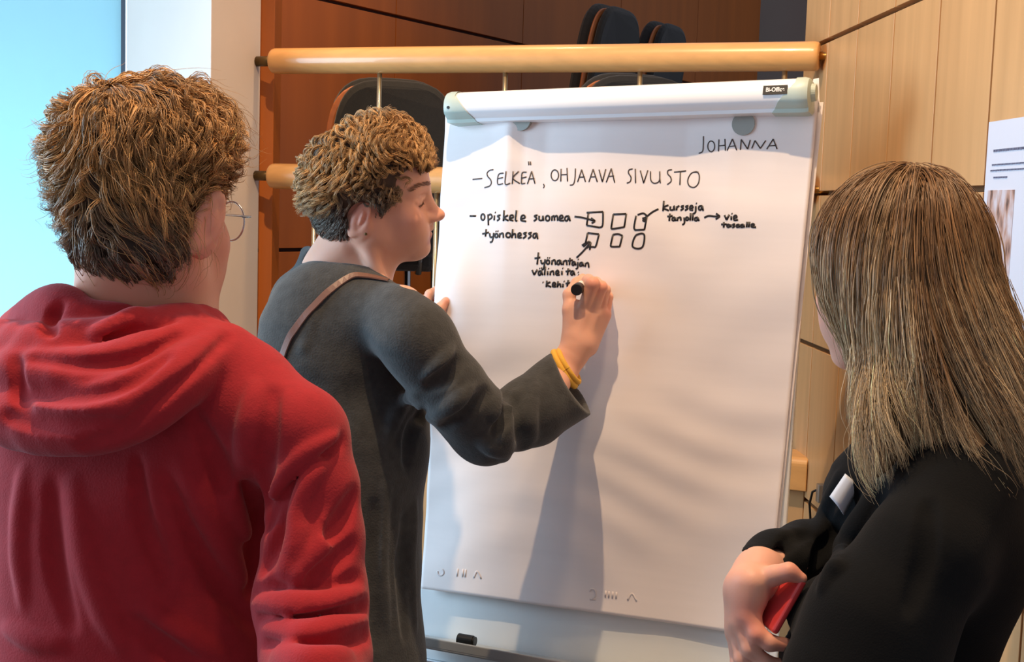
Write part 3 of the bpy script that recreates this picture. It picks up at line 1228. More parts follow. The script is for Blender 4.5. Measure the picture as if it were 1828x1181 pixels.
# maker's plate with its lettering
a = math.radians(12)
nl = hn * math.cos(a) + hu * math.sin(a)
vl = hu * math.cos(a) - hn * math.sin(a)
lc = Q(1387, 166, 0.044)
lc = h0 + hd * ((lc - h0) @ hd) + hn * 0.0135 + nl * 0.0285
plate = MB().box(lc, hd, vl, nl, 0.0205, 0.0080, 0.0006).build('name_plate', M['black_label'], fl)
cu = bpy.data.curves.new('lettering', 'FONT')
cu.body = 'Bi-Office'
cu.size = 0.0108
cu.align_x = 'CENTER'
cu.align_y = 'CENTER'
cu.extrude = 0.0002
cu.offset = 0.0003
to = bpy.data.objects.new('lettering_tmp', cu)
COL.objects.link(to)
bpy.context.view_layer.update()
me = bpy.data.meshes.new_from_object(to.evaluated_get(bpy.context.evaluated_depsgraph_get()))
bpy.data.objects.remove(to)
rot = np.array([hd * 0.82, vl, nl]).T
co = np.array([v.co[:] for v in me.vertices])
co = (lc + nl * 0.0009) + co @ rot.T
for v, q in zip(me.vertices, co):
    v.co = q
link('lettering', me, M['label_ink'], plate)

# pegs that hold the pad
for px, py, r, pr in ((932, 216, 19, .007), (1327, 221, 20, .0012)):
    c = paper_px(px, py, 0.0)
    MB().tube([c - FN * 0.028, c + FN * pr], R_(r, 2.3), 28).build('peg', M['peg'], fl)
# tripod behind the board
apex = FC + FV * 0.30 - FN * 0.10
for k, (a, b) in enumerate(((-0.26, 0.10), (0.26, 0.10), (0.0, -0.34))):
    ft = np.array([FC[0], FC[1], 0]) + FU * a + FN0 * (b - 0.17)
    ft[2] = 0.012
    s_ = apex + FU * (0.12 if a > 0 else (-0.12 if a < 0 else 0)) - FN * (0.0 if k < 2 else 0.05)
    MB().tube([s_, ft], [0.013, 0.011], 14).build('leg', M['tray'], fl, smooth=True)
MB().box(apex + FN * 0.04, FU, FV, FN, 0.15, 0.02, 0.05).build('leg_bracket', M['cap'], fl, bevel=0.003)

# paper pad
pad = empty('paper_pad', C4[2].tolist(), 'white flipchart paper pad with black handwriting and six drawn squares', 'paper pad')
NU, NV = 110, 150
vv, ff = [], []
for j in range(NV + 1):
    for i in range(NU + 1):
        vv.append(paper_pt(i / NU, j / NV))
for j in range(NV):
    for i in range(NU):
        k = j * (NU + 1) + i
        ff.append((k, k + NU + 1, k + NU + 2, k + 1))
sheet = MB().add(vv, ff).build('top_sheet', M['paper'], pad, smooth=True)
sm = sheet.modifiers.new('thick', 'SOLIDIFY')
sm.thickness = 0.0004
sm.offset = -1
# back sheets, slightly shifted to the right at the top
g = MB()
def flat_pt(u, v):
    return paper_pt(u, v) - FN * (float(paper_h(u, v)) + .006)


bs = [flat_pt(.012, .01), None, flat_pt(.004, .990), flat_pt(1.002, .990)]
bs[1] = Q(1470, 182, -.006)
g2 = []
for off in (0, -0.004):
    g2 += [q + FN * off for q in bs]
g.add(g2, [(0, 2, 3, 1), (4, 5, 7, 6), (0, 1, 5, 4), (1, 3, 7, 5), (3, 2, 6, 7), (2, 0, 4, 6)])
g.build('back_sheets', M['paper'], pad)
g = MB()
tb = [Q(1452, 141, -.006), Q(1462, 139, -.006), Q(1463, 200, -.006), Q(1440, 200, -.006)]
g.add(tb + [q - FN * .002 for q in tb], [(3, 2, 1, 0), (4, 5, 6, 7), (0, 1, 5, 4), (1, 2, 6, 5), (2, 3, 7, 6), (3, 0, 4, 7)])
g.build('sheet_corner', M['paper'], pad)


# handwriting, stroke by stroke
def arc(cx, cy, rx, ry, a0=-80, a1=290, n=12):
    return [(cx + rx * math.cos(math.radians(t)), cy + ry * math.sin(math.radians(t))) for t in np.linspace(a0, a1, n)]


def write(name, strokes, ox, oy, sc, w, mt, label=None):
    g = MB()
    for s in strokes:
        s = [(ox + x / sc, oy + y / sc) for x, y in s]
        if len(s) == 1:
            s = [s[0], (s[0][0] + 1.2, s[0][1] + 0.6)]
        if len(s) > 2:
            A = np.array([(x, y, 0) for x, y in s])
            q, _ = spline(A, np.ones(len(A)), 4)
            s = [(p[0], p[1]) for p in q]
        g.tube([paper_px(x, y, 0.0005) for x, y in s], w, 8, flat=(FN, 0.30))
    o = g.build(name, mt, pad, smooth=True)
    if label:
        o['label'] = label
    return o


pen = [
    [(45, 133), (102, 127)], [(168, 75), (145, 80), (131, 96), (135, 115), (152, 135), (156, 155), (145, 172), (115, 182)],
    [(228, 95), (202, 101), (193, 130), (196, 162), (225, 158)], [(195, 128), (225, 122)], [(243, 85), (238, 160), (268, 155)],
    [(285, 85), (280, 160)], [(318, 85), (284, 125), (325, 158)], [(365, 90), (340, 93), (335, 125), (334, 158)], [(337, 125), (365, 118)], [(334, 159), (357, 156)],
    [(370, 160), (395, 85)], [(395, 85), (415, 158)], [(376, 130), (412, 128)], [(376, 27), (379, 48)], [(387, 27), (390, 48)], [(465, 160), (470, 172), (465, 185)],
    arc(533, 108, 22, 32), [(570, 70), (568, 145)], [(605, 65), (608, 145)], [(570, 105), (607, 103)], [(655, 68), (652, 130), (642, 162), (622, 167)],
    [(668, 148), (692, 75)], [(692, 75), (715, 148)], [(676, 120), (710, 118)], [(735, 148), (760, 72)], [(760, 72), (785, 148)], [(743, 118), (778, 117)],
    [(795, 75), (815, 148)], [(815, 148), (835, 72)], [(838, 150), (868, 68)], [(868, 68), (888, 152)], [(848, 115), (884, 113)],
    [(995, 70), (974, 76), (970, 95), (985, 120), (980, 145), (960, 155)], [(1010, 70), (1012, 155)], [(1040, 80), (1060, 155)], [(1060, 155), (1085, 78)],
    [(1100, 85), (1102, 135), (1120, 155), (1145, 150), (1155, 130), (1155, 85)], [(1155, 120), (1159, 155)],
    [(1228, 75), (1205, 80), (1203, 100), (1220, 120), (1222, 145), (1200, 163)], [(1240, 90), (1312, 82)], [(1278, 88), (1275, 165)],
    [(1385, 90), (1345, 95), (1322, 135), (1330, 170), (1360, 180), (1385, 155), (1390, 110), (1375, 88), (1350, 92)],
]
write('handwriting', pen, 830, 280, 3.3236, 0.0011, M['pen'], 'thin grey pen heading across the sheet')
name_ = [
    [(1190, 295), (1189, 340), (1185, 366), (1168, 375)], arc(1226, 342, 16, 25), [(1262, 310), (1260, 365)], [(1290, 308), (1292, 362)], [(1262, 340), (1292, 337)],
    [(1300, 362), (1325, 308)], [(1325, 308), (1345, 360)], [(1308, 343), (1340, 340)], [(1362, 358), (1366, 310)], [(1366, 310), (1396, 355)], [(1396, 355), (1408, 312)],
    [(1415, 352), (1430, 315)], [(1430, 315), (1455, 352)], [(1455, 352), (1480, 315)], [(1485, 355), (1515, 308)], [(1515, 308), (1533, 355)], [(1493, 340), (1530, 338)],
]
write('handwriting', name_, 800, 130, 2.6114, 0.0010, M['pen'], 'thin pen name at the top corner')
blk = [
    [(28, 350), (65, 350)], arc(106, 356, 11, 18), [(137, 340), (139, 405)], [(137, 346), (153, 340), (160, 358), (140, 373)], [(175, 346), (173, 376)], [(178, 328)],
    [(210, 345), (193, 350), (205, 365), (190, 378)], [(232, 316), (228, 380)], [(255, 345), (231, 361), (258, 378)], [(265, 364), (285, 358), (282, 345), (268, 349), (265, 370), (287, 378)],
    [(305, 316), (299, 372), (310, 380)], [(335, 366), (355, 360), (350, 346), (335, 351), (333, 375), (362, 382)],
    [(430, 345), (412, 350), (425, 365), (408, 380)], [(440, 348), (440, 372), (458, 374), (462, 348)], [(462, 348), (466, 378)], arc(490, 363, 12, 15),
    [(515, 378), (517, 350)], [(517, 354), (529, 350), (531, 377)], [(532, 354), (546, 349), (550, 378)], [(562, 366), (580, 359), (575, 346), (562, 353), (562, 375), (587, 377)],
    [(617, 350), (598, 353), (592, 370), (605, 378), (617, 352)], [(617, 352), (623, 380)],
    [(650, 353), (700, 360), (770, 379)], [(748, 362), (772, 380)], [(772, 380), (752, 393)],
    [(722, 330), (819, 325)], [(819, 325), (816, 405), (797, 418)], [(797, 418), (722, 405)], [(722, 405), (732, 333)],
    [(880, 340), (957, 337)], [(957, 337), (945, 415)], [(945, 415), (875, 426), (868, 416)], [(868, 416), (880, 340)],
    [(1015, 348), (1003, 415), (1010, 433)], [(1008, 433), (1065, 430)], [(1065, 430), (1080, 350)], [(1080, 350), (1058, 334), (1024, 343)],
    [(728, 450), (795, 458)], [(795, 458), (776, 528), (760, 533), (735, 531)], [(728, 450), (714, 515)],
    [(878, 460), (910, 457), (934, 467)], [(934, 467), (918, 531)], [(918, 531), (869, 531), (865, 518)], [(865, 518), (878, 460)],
    [(1015, 462), (1050, 453), (1065, 470), (1055, 530), (1025, 543), (994, 530), (1000, 490), (1015, 462)],
    [(1148, 308), (1110, 328), (1068, 362)], [(1052, 365), (1074, 360), (1068, 380), (1056, 376), (1070, 366), (1060, 372), (1062, 380)],
    [(1180, 260), (1175, 320)], [(1207, 285), (1177, 301), (1209, 318)], [(1219, 292), (1218, 312), (1236, 312), (1240, 290), (1243, 316)],
    [(1255, 316), (1257, 292)], [(1256, 298), (1272, 289)], [(1299, 289), (1284, 294), (1295, 305), (1279, 317)], [(1326, 289), (1310, 294), (1322, 305), (1305, 317)],
    [(1335, 305), (1352, 300), (1346, 288), (1336, 294), (1336, 312), (1354, 315)], [(1369, 290), (1368, 325), (1354, 338)], [(1371, 274)],
    [(1408, 290), (1390, 293), (1387, 308), (1398, 314), (1408, 290)], [(1408, 290), (1413, 319)],
    [(1216, 335), (1212, 379)], [(1200, 353), (1232, 349)], [(1246, 358), (1232, 361), (1230, 374), (1241, 376), (1246, 358)], [(1246, 358), (1250, 379)],
    [(1260, 379), (1262, 358)], [(1262, 362), (1278, 358), (1281, 377)], [(1300, 358), (1302, 390), (1290, 403)], arc(1318, 366, 7, 9), [(1339, 333), (1336, 377)], [(1353, 334), (1350, 377)],
    [(1381, 358), (1366, 361), (1364, 374), (1375, 377), (1381, 358)], [(1381, 358), (1388, 379)],
    [(1420, 360), (1445, 349), (1480, 352), (1508, 352)], [(1490, 335), (1512, 352)], [(1512, 352), (1488, 369)],
    [(1540, 345), (1552, 373)], [(1552, 373), (1568, 342)], [(1580, 350), (1580, 373)], [(1582, 335)], [(1595, 363), (1612, 357), (1606, 346), (1595, 354), (1598, 374), (1620, 372)],
    [(1536, 386), (1535, 419)], [(1520, 400), (1553, 398)], arc(1562, 408, 7, 8), [(1577, 399), (1577, 416)], [(1602, 396), (1589, 402), (1599, 410), (1586, 419)],
    [(1627, 400), (1613, 403), (1612, 414), (1621, 415), (1627, 400)], [(1627, 400), (1631, 418)], [(1653, 400), (1639, 403), (1638, 414), (1647, 415), (1653, 400)], [(1653, 400), (1657, 418)],
    [(1674, 384), (1671, 417)], [(1688, 384), (1684, 417)], [(1699, 410), (1715, 404), (1710, 396), (1700, 401), (1702, 415), (1727, 416)],
    [(126, 428), (121, 472)], [(103, 456), (141, 447)], [(146, 452), (150, 474), (164, 474)], [(171, 450), (162, 498), (148, 506)], arc(186, 466, 9, 11), [(182, 440)], [(193, 439)],
    [(205, 479), (207, 452)], [(207, 458), (224, 452), (228, 479)], arc(256, 463, 13, 14), [(283, 428), (278, 481)], [(280, 463), (297, 455), (300, 481)],
    [(315, 469), (332, 463), (326, 450), (314, 459), (316, 478), (337, 478)], [(366, 448), (348, 453), (362, 467), (344, 483)], [(396, 448), (378, 453), (392, 467), (374, 485)],
    [(426, 452), (408, 456), (404, 474), (415, 480), (426, 452)], [(426, 452), (431, 487)],
    [(436, 566), (428, 637)], [(413, 601), (447, 595)], [(450, 610), (455, 631), (468, 628)], [(476, 605), (466, 660), (454, 667)], arc(492, 623, 9, 12), [(488, 597)], [(500, 597)],
    [(515, 639), (518, 612)], [(518, 617), (532, 610), (537, 639)], [(566, 612), (550, 616), (546, 632), (557, 637), (566, 612)], [(566, 612), (573, 640)], [(582, 641), (585, 615)], [(585, 620), (600, 614), (605, 641)],
    [(623, 598), (620, 641)], [(609, 616), (640, 611)], [(651, 620), (638, 624), (636, 638), (645, 641), (651, 620)], [(651, 620), (658, 643)], [(669, 622), (668, 655), (657, 664)], [(670, 606)],
    [(697, 625), (683, 629), (681, 643), (690, 646), (697, 625)], [(697, 625), (703, 649)], [(713, 651), (716, 628)], [(716, 633), (730, 628), (735, 656)],
    [(398, 670), (410, 699)], [(410, 699), (429, 667)], [(453, 675), (438, 679), (436, 695), (445, 699), (453, 675)], [(453, 675), (460, 701)], [(441, 660)], [(452, 657)], [(476, 649), (472, 701)],
    [(490, 676), (490, 701)], [(493, 661)], [(505, 701), (508, 677)], [(508, 682), (523, 676), (527, 701)], [(540, 691), (556, 685), (550, 672), (540, 681), (542, 698), (562, 698)], [(575, 675), (575, 699)], [(578, 659)],
    [(613, 660), (608, 701)], [(597, 679), (627, 673)], [(643, 675), (630, 679), (628, 694), (637, 699), (643, 675)], [(643, 675), (651, 701)], [(670, 683)], [(672, 698)],
    [(461, 742)], [(486, 733), (482, 771)], [(506, 741), (483, 755), (511, 771)], [(520, 761), (538, 755), (530, 744), (520, 751), (522, 768), (541, 768)], [(552, 736), (548, 773)], [(550, 761), (564, 752), (568, 773)],
    [(582, 751), (580, 773)], [(586, 737)], [(613, 729), (606, 769)], [(597, 751), (624, 745)],
    [(662, 597), (700, 560), (745, 507)], [(694, 524), (725, 506), (746, 507)], [(746, 507), (740, 551)], [(702, 532), (738, 499)], [(722, 540), (745, 520)],
]
write('handwriting', blk, 830, 280, 3.3236, 0.0017, M['marker'], 'black marker notes with six squares and arrows')
faint = [arc(448, 98, 13, 14, -60, 200), [(522, 84), (518, 116)], [(545, 86), (542, 118)], [(556, 87), (553, 119)], [(590, 122), (605, 95), (622, 126)],
         arc(1100, 190, 14, 20, -150, 90), [(1090, 214), (1114, 214)], [(1158, 178), (1156, 206)], [(1172, 180), (1170, 208)], [(1188, 182), (1186, 210)], [(1204, 184), (1202, 212)], [(1252, 218), (1270, 190), (1290, 222)]]
write('faint_print', faint, 600, 980, 2.4053, 0.0016, M['faint'])

# black clip in the tray
bq = FC + FU * ((Q(829, 1168, .045) - FC) @ FU) - FV * 0.534 + FN * 0.040
cl = empty('tray_clip', bq, 'short black marker cap lying in the pen tray at the left', 'marker')
MB().tube([bq - FU * .017, bq + FU * .014], [.0105, .0105], 20).build('barrel', M['black'], cl, smooth=False, bevel=0.001)
MB().tube([bq + FU * .014, bq + FU * .018], [.0088, .0088], 20).build('end_plug', M['black'], cl, smooth=False)


# ================================================================== people
def W(px, py, d, r=None):
    """picture column/row at distance d; with r also a radius given in picture units"""
    return P(px, py, d) if r is None else (P(px, py, d), R_(r, d))


VIEW = (CR[:, 0], CR[:, 1], CR[:, 2])      # across, up, depth


def E_(b, px, py, d, rx, ry, rz, k=0.03, op=1):
    b.el(P(px, py, d), (R_(rx, d), R_(ry, d), R_(rz, d)), VIEW, k, op)


def ch(b, lst, k=0.02, op=1, flat=None, sub=0):
    b.chain([W(*q) for q in lst], k, op, flat, sub)


def px_section(cx, y, d, rx, ry):
    p = P(cx, y, d)
    return (p[0], p[1], p[2], R_(rx, d), R_(ry, d))


def creases(b, lst, k=0.010, inset=0.0):
    """cloth folds: (pixels, radius in picture units, +1 ridge / -1 groove) laid on the cloth where it is seen"""
    todo = []
    base = Body()
    base.p = list(b.p)
    for pts, r, sg in lst:
        if len(pts) > 2:
            A, _ = spline([(x, y, 0) for x, y in pts], np.ones(len(pts)), 3)
            pts = [(a_[0], a_[1]) for a_ in A]
        q = [base.hit(x, y) for x, y in pts]
        d = [float(-CR[:, 2] @ (p - CO)) for p in q]
        n = base.grad(np.array(q))
        rr = [R_(r, t) for t in d]
        taper = [min(1, .3 + 2.2 * min(i_, len(q) - 1 - i_) / len(q)) for i_ in range(len(q))]
        off = (-0.55 if sg > 0 else 0.30) * 1.0 + (1 - abs(sg)) * (-0.4 if sg > 0 else 0.5)
        todo.append(([(p + g * r_ * off, r_ * t_) for p, g, r_, t_ in zip(q, n, rr, taper)], sg))
    for ps, sg in todo:
        b.chain(ps, k, 1 if sg > 0 else -1, None, 3 if len(ps) > 2 else 0)


def legs(e, hip, zhip, yaw, spread=0.09, trouser='denim', ankle_f=0.0):
    """trousers and shoes below the frame, standing on the floor"""
    c, s = math.cos(yaw), math.sin(yaw)
    rt, fw = np.array([c, s, 0]), np.array([-s, c, 0])
    b = Body()
    hip = np.array([hip[0], hip[1], 0])
    b.el(hip + Z * (zhip - .02), (.165, .125, .13), (rt, fw, Z))
    for q in (1, -1):
        a = hip + rt * spread * q
        b.chain([(a + Z * (zhip - .05), .092), (a + rt * .01 * q + Z * .48, .064), (a + rt * .015 * q + Z * .09, .052)], .03)
    b.cut((0, 0, .055), (0, 0, -1), hip + Z * .0, .5)
    grow('trousers', b, .009, M[trouser], e, 1)
    for q in (1, -1):
        a = hip + rt * (spread + .015) * q
        f = Body()
        f.chain([(a - fw * .045 + Z * .045, .042), (a + fw * .07 + rt * q * .012 + Z * .034, .043), (a + fw * .145 + rt * q * .02 + Z * .026, .034)], .03)
        f.rc(a + Z * .05, a + Z * .11, .043, .045, .02)
        f.cut((0, 0, 0.001), (0, 0, -1), a, .3)
        grow('shoe', f, .006, M['shoe'], e, 1)


def inner_body(b, neck, hipz, yaw, wide=.14, deep=.09, sh=None):
    c, s = math.cos(yaw), math.sin(yaw)
    rt, fw = np.array([c, s, 0]), np.array([-s, c, 0])
    n = np.array(neck)
    b.loft([(n[0], n[1], n[2] - .16, wide, deep), (n[0], n[1], n[2] - .35, wide * .9, deep * .95), (n[0], n[1], hipz + .10, wide * .85, deep * .9), (n[0], n[1], hipz, wide * .95, deep)], yaw, .04)
    for q in (1, -1):
        a = n + rt * .07 * q
        b.chain([(np.array([a[0], a[1], hipz]), .07), (np.array([a[0], a[1], .45]), .045), (np.array([a[0], a[1], .10]), .035)], .03)


# ------------------------------------------------------------------ the writer in the grey-blue tunic
def writer():
    e = empty('person', (P(620, 900, 2.2)[0], P(620, 900, 2.2)[1], 0), 'person with curly short hair in a grey-blue wool tunic writing on the flipchart', 'person')
    hd_ = Frame(P(661, 354, 2.16), (1.0, .03, 0), roll=math.radians(10), pitch=math.radians(2), s=1.02, hs=.82)
    b = Body()
    add_head(b, hd_, ears=(1,), es=.80, ed=-.012)
    # neck and upper chest
    b.rc(hd_(-.022, 0, -.045), P(612, 505, 2.19), .052, .060, .03)
    b.rc(hd_(.022, .01, -.085), P(658, 524, 2.15), .024, .036, .03)
    ch(b, [(600, 500, 2.18, 62), (600, 560, 2.18, 90)], .04)
    ch(b, [(640, 535, 2.13, 40), (716, 545, 2.06, 34)], .04)
    b.rc(hd_(-.012, .052, -.055), P(684, 512, 2.115), .012, .010, .012)
    inner_body(b, P(612, 500, 2.19), .86, math.radians(-55), .10, .085)
    # writing arm inside the sleeve, wrist and hand on the paper
    ch(b, [(716, 560, 2.05, 44), (800, 690, 2.06, 40), (868, 765, 2.13, 38)], .02)
    wr = Q(1022, 632, .080)
    b.chain([(P(868, 765, 2.13), .040), (P(960, 718, 2.19), .036), (Q(1001, 662, .092), .028), (wr, .0250)], .02, flat=(nrm(FN + 0.2 * FU), .85))
    H = lambda x, y, h: Q(x, y, h)
    b.chain([(wr, .0255), (H(1036, 612, .074), .0270)], .012)
    palm_n = FN
    # palm and knuckles
    for (a, c, ra, rb) in (((1030, 612, .078), (1040, 556, .078), .0215, .0150), ((1040, 612, .070), (1056, 556, .070), .0205, .0150),
                           ((1046, 614, .058), (1070, 558, .058), .0195, .0140), ((1048, 618, .046), (1079, 562, .043), .0175, .0125)):
        b.rc(H(*a), H(*c), ra, rb, .012)
    b.rc(H(1022, 600, .072), H(1020, 560, .074), .0170, .0125, .014)
    b.rc(H(1027, 596, .077), H(1029, 548, .073), .0160, .0125, .016)
    # index, middle, ring, little finger: knuckle, first joint, tip
    F_ = [((1042, 552, .082), (1058, 506, .094), (1050, 500, .058), (1044, 503, .038), .0118, .0122, .0092),
          ((1058, 553, .074), (1074, 512, .078), (1064, 503, .040), (1056, 506, .022), .0106, .0102, .0086),
          ((1071, 556, .060), (1081, 517, .058), (1075, 509, .028), (1066, 512, .012), .0098, .0090, .0078),
          ((1081, 560, .046), (1086.5, 530, .038), (1083, 518, .016), (1076, 522, .009), .0088, .0080, .0068)]
    for a, c, d, t, r0, r1, r2 in F_:
        b.chain([(H(*a), r0 * 1.02), (H(*c), r1), (H(*d), r1 * .9), (H(*t), r2)], .0028)
    # thumb along the pen
    b.chain([(H(1022, 592, .076), .0150), (H(1017, 553, .076), .0122), (H(1016, 526, .068), .0108), (H(1030, 505, .050), .0096), (H(1040, 496, .036), .0082)], .006)
    # tendons
    for q in ((1034, 600, 1044, 560, .0945), (1050, 600, 1066, 562, .081)):
        b.rc(H(q[0], q[1], q[4] - .004), H(q[2], q[3], q[4] - .006), .0035, .0045, .008)
    # far hand holding the edge of the paper
    ch(b, [(610, 560, 2.28, 42), (640, 690, 2.44, 38), (735, 640, 2.46, 30), (758, 600, 2.44, 24)], .02)
    b.chain([(H(757, 600, .010), .0250), (H(763, 570, .006), .0240)], .015)
    b.chain([(H(778, 595, .016), .0155), (H(790, 572, .018), .0135)], .014)
    b.chain([(H(768, 590, .020), .0150), (H(775, 568, .026), .0110), (H(785, 551, .026), .0098), (H(796, 538, .019), .0088)], .008)
    b.chain([(H(758, 572, .006), .0110), (H(760, 545, .004), .0095), (H(767, 525, -.004), .0085), (H(780, 516, -.028), .0075)], .006)
    for k, (y0, y1) in enumerate(((556, 536), (572, 556), (588, 575))):
        b.chain([(H(752, y0 + 14, .0), .0105), (H(752, y1, -.012), .0092), (H(768, y1 - 6, -.032), .0082), (H(790, y1 - 6, -.034), .0075)], .006)
    hands = [(Q(1058, 508, .1), .018), (Q(1075, 515, .08), .015), (Q(1086, 552, .05), .02), (Q(798, 536, .02), .014)]
    grow('body', b, .0022, M['skin'], e, 2, skin_tone(hd_, (224, 168, 142), [(p, r, .5) for p, r in hands]))

    # eyelashes / eyebrow as short strands
    bro = []
    for i in range(70):
        t = RNG.uniform(0, 1)
        p = hd_(.092 - .026 * t ** 1.6, .010 + .040 * t, .023 + .006 * math.sin(t * 3) + RNG.normal() * .0018)
        q = p + hd_.S * .008 * hd_.s - hd_.F * .005 * t + hd_.U * .002
        bro.append(np.linspace(p, q, 4))
    for i in range(40):
        t = RNG.uniform(0, 1)
        p = hd_(.089 - .010 * t, .022 + .022 * t, -.003 - .0025 * t)
        bro.append(np.linspace(p, p + hd_.F * .007 - hd_.U * .004, 4))
    bro = np.array(bro)
    fl_ = bro.reshape(-1, 3)
    for _ in range(3):
        fl_ = fl_ - b.grad(fl_) * (b(fl_) - .0012)[:, None]
    bro = fl_.reshape(bro.shape)
    strands_mesh('eyebrow', bro, np.full(len(bro), .0006), np.tile(lin((134, 94, 70)), (len(bro), 1)), M['hair'], e)
    er = hd_.o + hd_.s * (hd_.F * -.002 + hd_.S * .080 + hd_.U * -.043)
    MB().tube([er, er + hd_.S * .004], [.0028, .0018], 12).build('ear_stud', M['bronze'], e, smooth=True)

    # tunic
    t = Body()
    secs = [(606, 520, 2.19, 96, 92), (608, 570, 2.19, 132, 120), (612, 650, 2.19, 148, 140), (620, 780, 2.18, 150, 150), (618, 900, 2.18, 137, 150), (612, 1050, 2.18, 140, 155), (614, 1181, 2.18, 147, 160), (614, 1330, 2.18, 160, 165), (612, 1500, 2.18, 165, 170)]
    t.loft([px_section(*q) for q in secs], 0, .03)
    ch(t, [(545, 540, 2.26, 62), (585, 505, 2.22, 58)], .05)
    E_(t, 575, 590, 2.12, 100, 125, 80, .06)
    ch(t, [(640, 545, 2.12, 62), (705, 568, 2.06, 56), (742, 606, 2.03, 60)], .05)
    ch(t, [(735, 600, 2.03, 62), (800, 692, 2.05, 66), (868, 766, 2.12, 62)], .035)
    a1, a2, a3 = P(868, 766, 2.12), P(935, 741, 2.18), P(1035, 672, 2.26)
    t.chain([(a1, R_(61, 2.12)), (P(898, 758, 2.145), R_(52, 2.14))], .012)
    t.chain([(P(922, 748, 2.170), R_(60, 2.17)), (P(950, 732, 2.19), R_(64, 2.19)), (a3, R_(65, 2.26))], .009)
    # neckline
    ch(t, [(550, 452, 2.26, 12), (562, 486, 2.16, 14), (620, 514, 2.09, 13), (690, 520, 2.09, 10)], .03)
    ch(t, [(606, 536, 2.19, 66), (622, 470, 2.18, 74), (632, 400, 2.17, 92)], .012, -1)
    b2 = P(664, 508, 2.14)
    # cuff opening
    ax = nrm(a3 - a2)
    t.cut(P(1018, 684, 2.245), VIEW[0] * .845 + VIEW[1] * .535 + VIEW[2] * .12, a3, .10, .004)
    t.rc(P(975, 712, 2.21), P(1050, 662, 2.27), R_(46, 2.2), R_(58, 2.26), .006, -1)
    folds = [
        ([(930, 695), (905, 735), (900, 790), (905, 822)], 14, 1), ([(893, 703), (882, 730), (892, 768)], 9, 1), ([(915, 712), (925, 760), (935, 800)], 11, -1),
        ([(900, 705), (897, 740), (880, 775)], 9, -1), ([(845, 690), (815, 720), (775, 745)], 13, 1), ([(870, 700), (835, 735), (790, 765)], 11, -1),
        ([(805, 620), (790, 650), (760, 672)], 12, 1), ([(818, 645), (795, 672), (765, 690)], 10, -1), ([(860, 790), (885, 800), (915, 800)], 8, 1),
        ([(760, 730), (735, 770), (725, 830)], 10, -1), ([(745, 700), (710, 730), (690, 790)], 12, 1), ([(740, 900), (735, 1000), (742, 1120)], 8, 1), ([(722, 920), (718, 1020), (722, 1140)], 7, -1),
        ([(690, 850), (680, 980), (690, 1120)], 10, 1), ([(668, 900), (660, 1020), (668, 1150)], 8, -1), ([(560, 560), (540, 620)], 12, 1), ([(955, 690), (945, 735), (955, 785)], 11, 1),
    ]
    creases(t, folds, .016)
    w1 = wavy(5, 16, 30, 110)
    t.disp = lambda x: w1(x) * .0010
    grow('tunic', t, .0038, M['wool'], e, 1)
    # yellow cuff at the wrist
    wc, wa = Q(1011, 656, .088), nrm(VIEW[0] * .845 + VIEW[1] * .535 + VIEW[2] * .15)
    y = MB()
    e1 = nrm(np.cross(wa, Z))
    e2 = np.cross(e1, wa)
    for off, rr, tr in ((0, .0375, .0062), (.009, .0350, .0052)):
        cc = [wc + wa * (off - .004) + rr * (math.cos(a) * e1 + math.sin(a) * e2 * .92) for a in np.linspace(0, 2 * math.pi, 41)]
        y.tube(cc, tr, 10, cap=False)
    y.build('bracelet', M['yellow'], e, smooth=True)
    tg = Q(1030, 676, .075)
    MB().tube([tg, tg - Z * .012 + FU * .003], .0016, 8).build('bracelet_charm', M['bronze'], e, smooth=True)
    legs(e, P(614, 1300, 2.18), .80, math.radians(-55), .085)

    # hair
    v = Body()
    o = hd_
    ax = (o.F, o.S, o.U)
    v.el(o(-.010, 0, .040), np.array((.096, .086, .084)) * o.s, ax, .03)
    v.el(o(.022, .0, .064), np.array((.064, .076, .058)) * o.s, ax, .03)
    v.el(o(-.026, 0, -.002), np.array((.072, .077, .070)) * o.s, ax, .03)
    v.el(o(-.026, 0, -.045), np.array((.050, .062, .036)) * o.s, ax, .03)
    v.el(o(.012, .045, .016), np.array((.050, .036, .036)) * o.s, ax, .02)
    v.el(o(-.006, .095, -.030), np.array((.028, .044, .034)) * o.s, ax, .008, -1)
    v.el(o(.106, .0, .008), np.array((.062, .15, .060)) * o.s, ax, .012, -1)
    v.el(o(.072, .075, -.034), np.array((.050, .05, .048)) * o.s, ax, .012, -1)
    g0 = Body()
    g0.p = list(v.p)
    ww = wavy(9, 18, 70, 220)
    v.disp = lambda x: .004 + ww(x) * .0016
    under = np.array(lin((92, 66, 44)))
    grow('hair_base', v, .0035, M['hair_base'], e, 1)
    v.disp = None

    def okk(x):
        q = (x - o.o) @ np.array(ax).T / o.s
        return (q[:, 2] > -.072) & ~((q[:, 0] > .055) & (q[:, 2] < .056)) & ~((q[:, 1] > .05) & (q[:, 0] > -.030) & (q[:, 0] < .014) & (q[:, 2] < .006))
    n = 1250
    r = scalp(v, n, okk)
    L = (r - o.o) @ np.array(ax).T / o.s
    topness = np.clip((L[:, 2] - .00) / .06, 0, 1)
    noise3 = [wavy(40 + i, 10, 25, 70) for i in range(3)]

    def flow(x, t, g):
        q = (x - o(-.05, 0, .11))
        rad = q - g * (q * g).sum(1)[:, None]
        rad /= np.linalg.norm(rad, axis=1, keepdims=True) + 1e-6
        nz = np.stack([f(x) for f in noise3], 1)
        return rad * .8 + np.array([0, 0, -.5]) + nz * .55 + g * .22 * topness[:, None]
    ln = (.026 + .056 * topness) * RNG.uniform(.75, 1.25, n)
    ln = np.where((L[:, 0] > .045) | ((L[:, 1] > .04) & (L[:, 0] > -.035) & (L[:, 2] < .075)), ln * .55, ln)
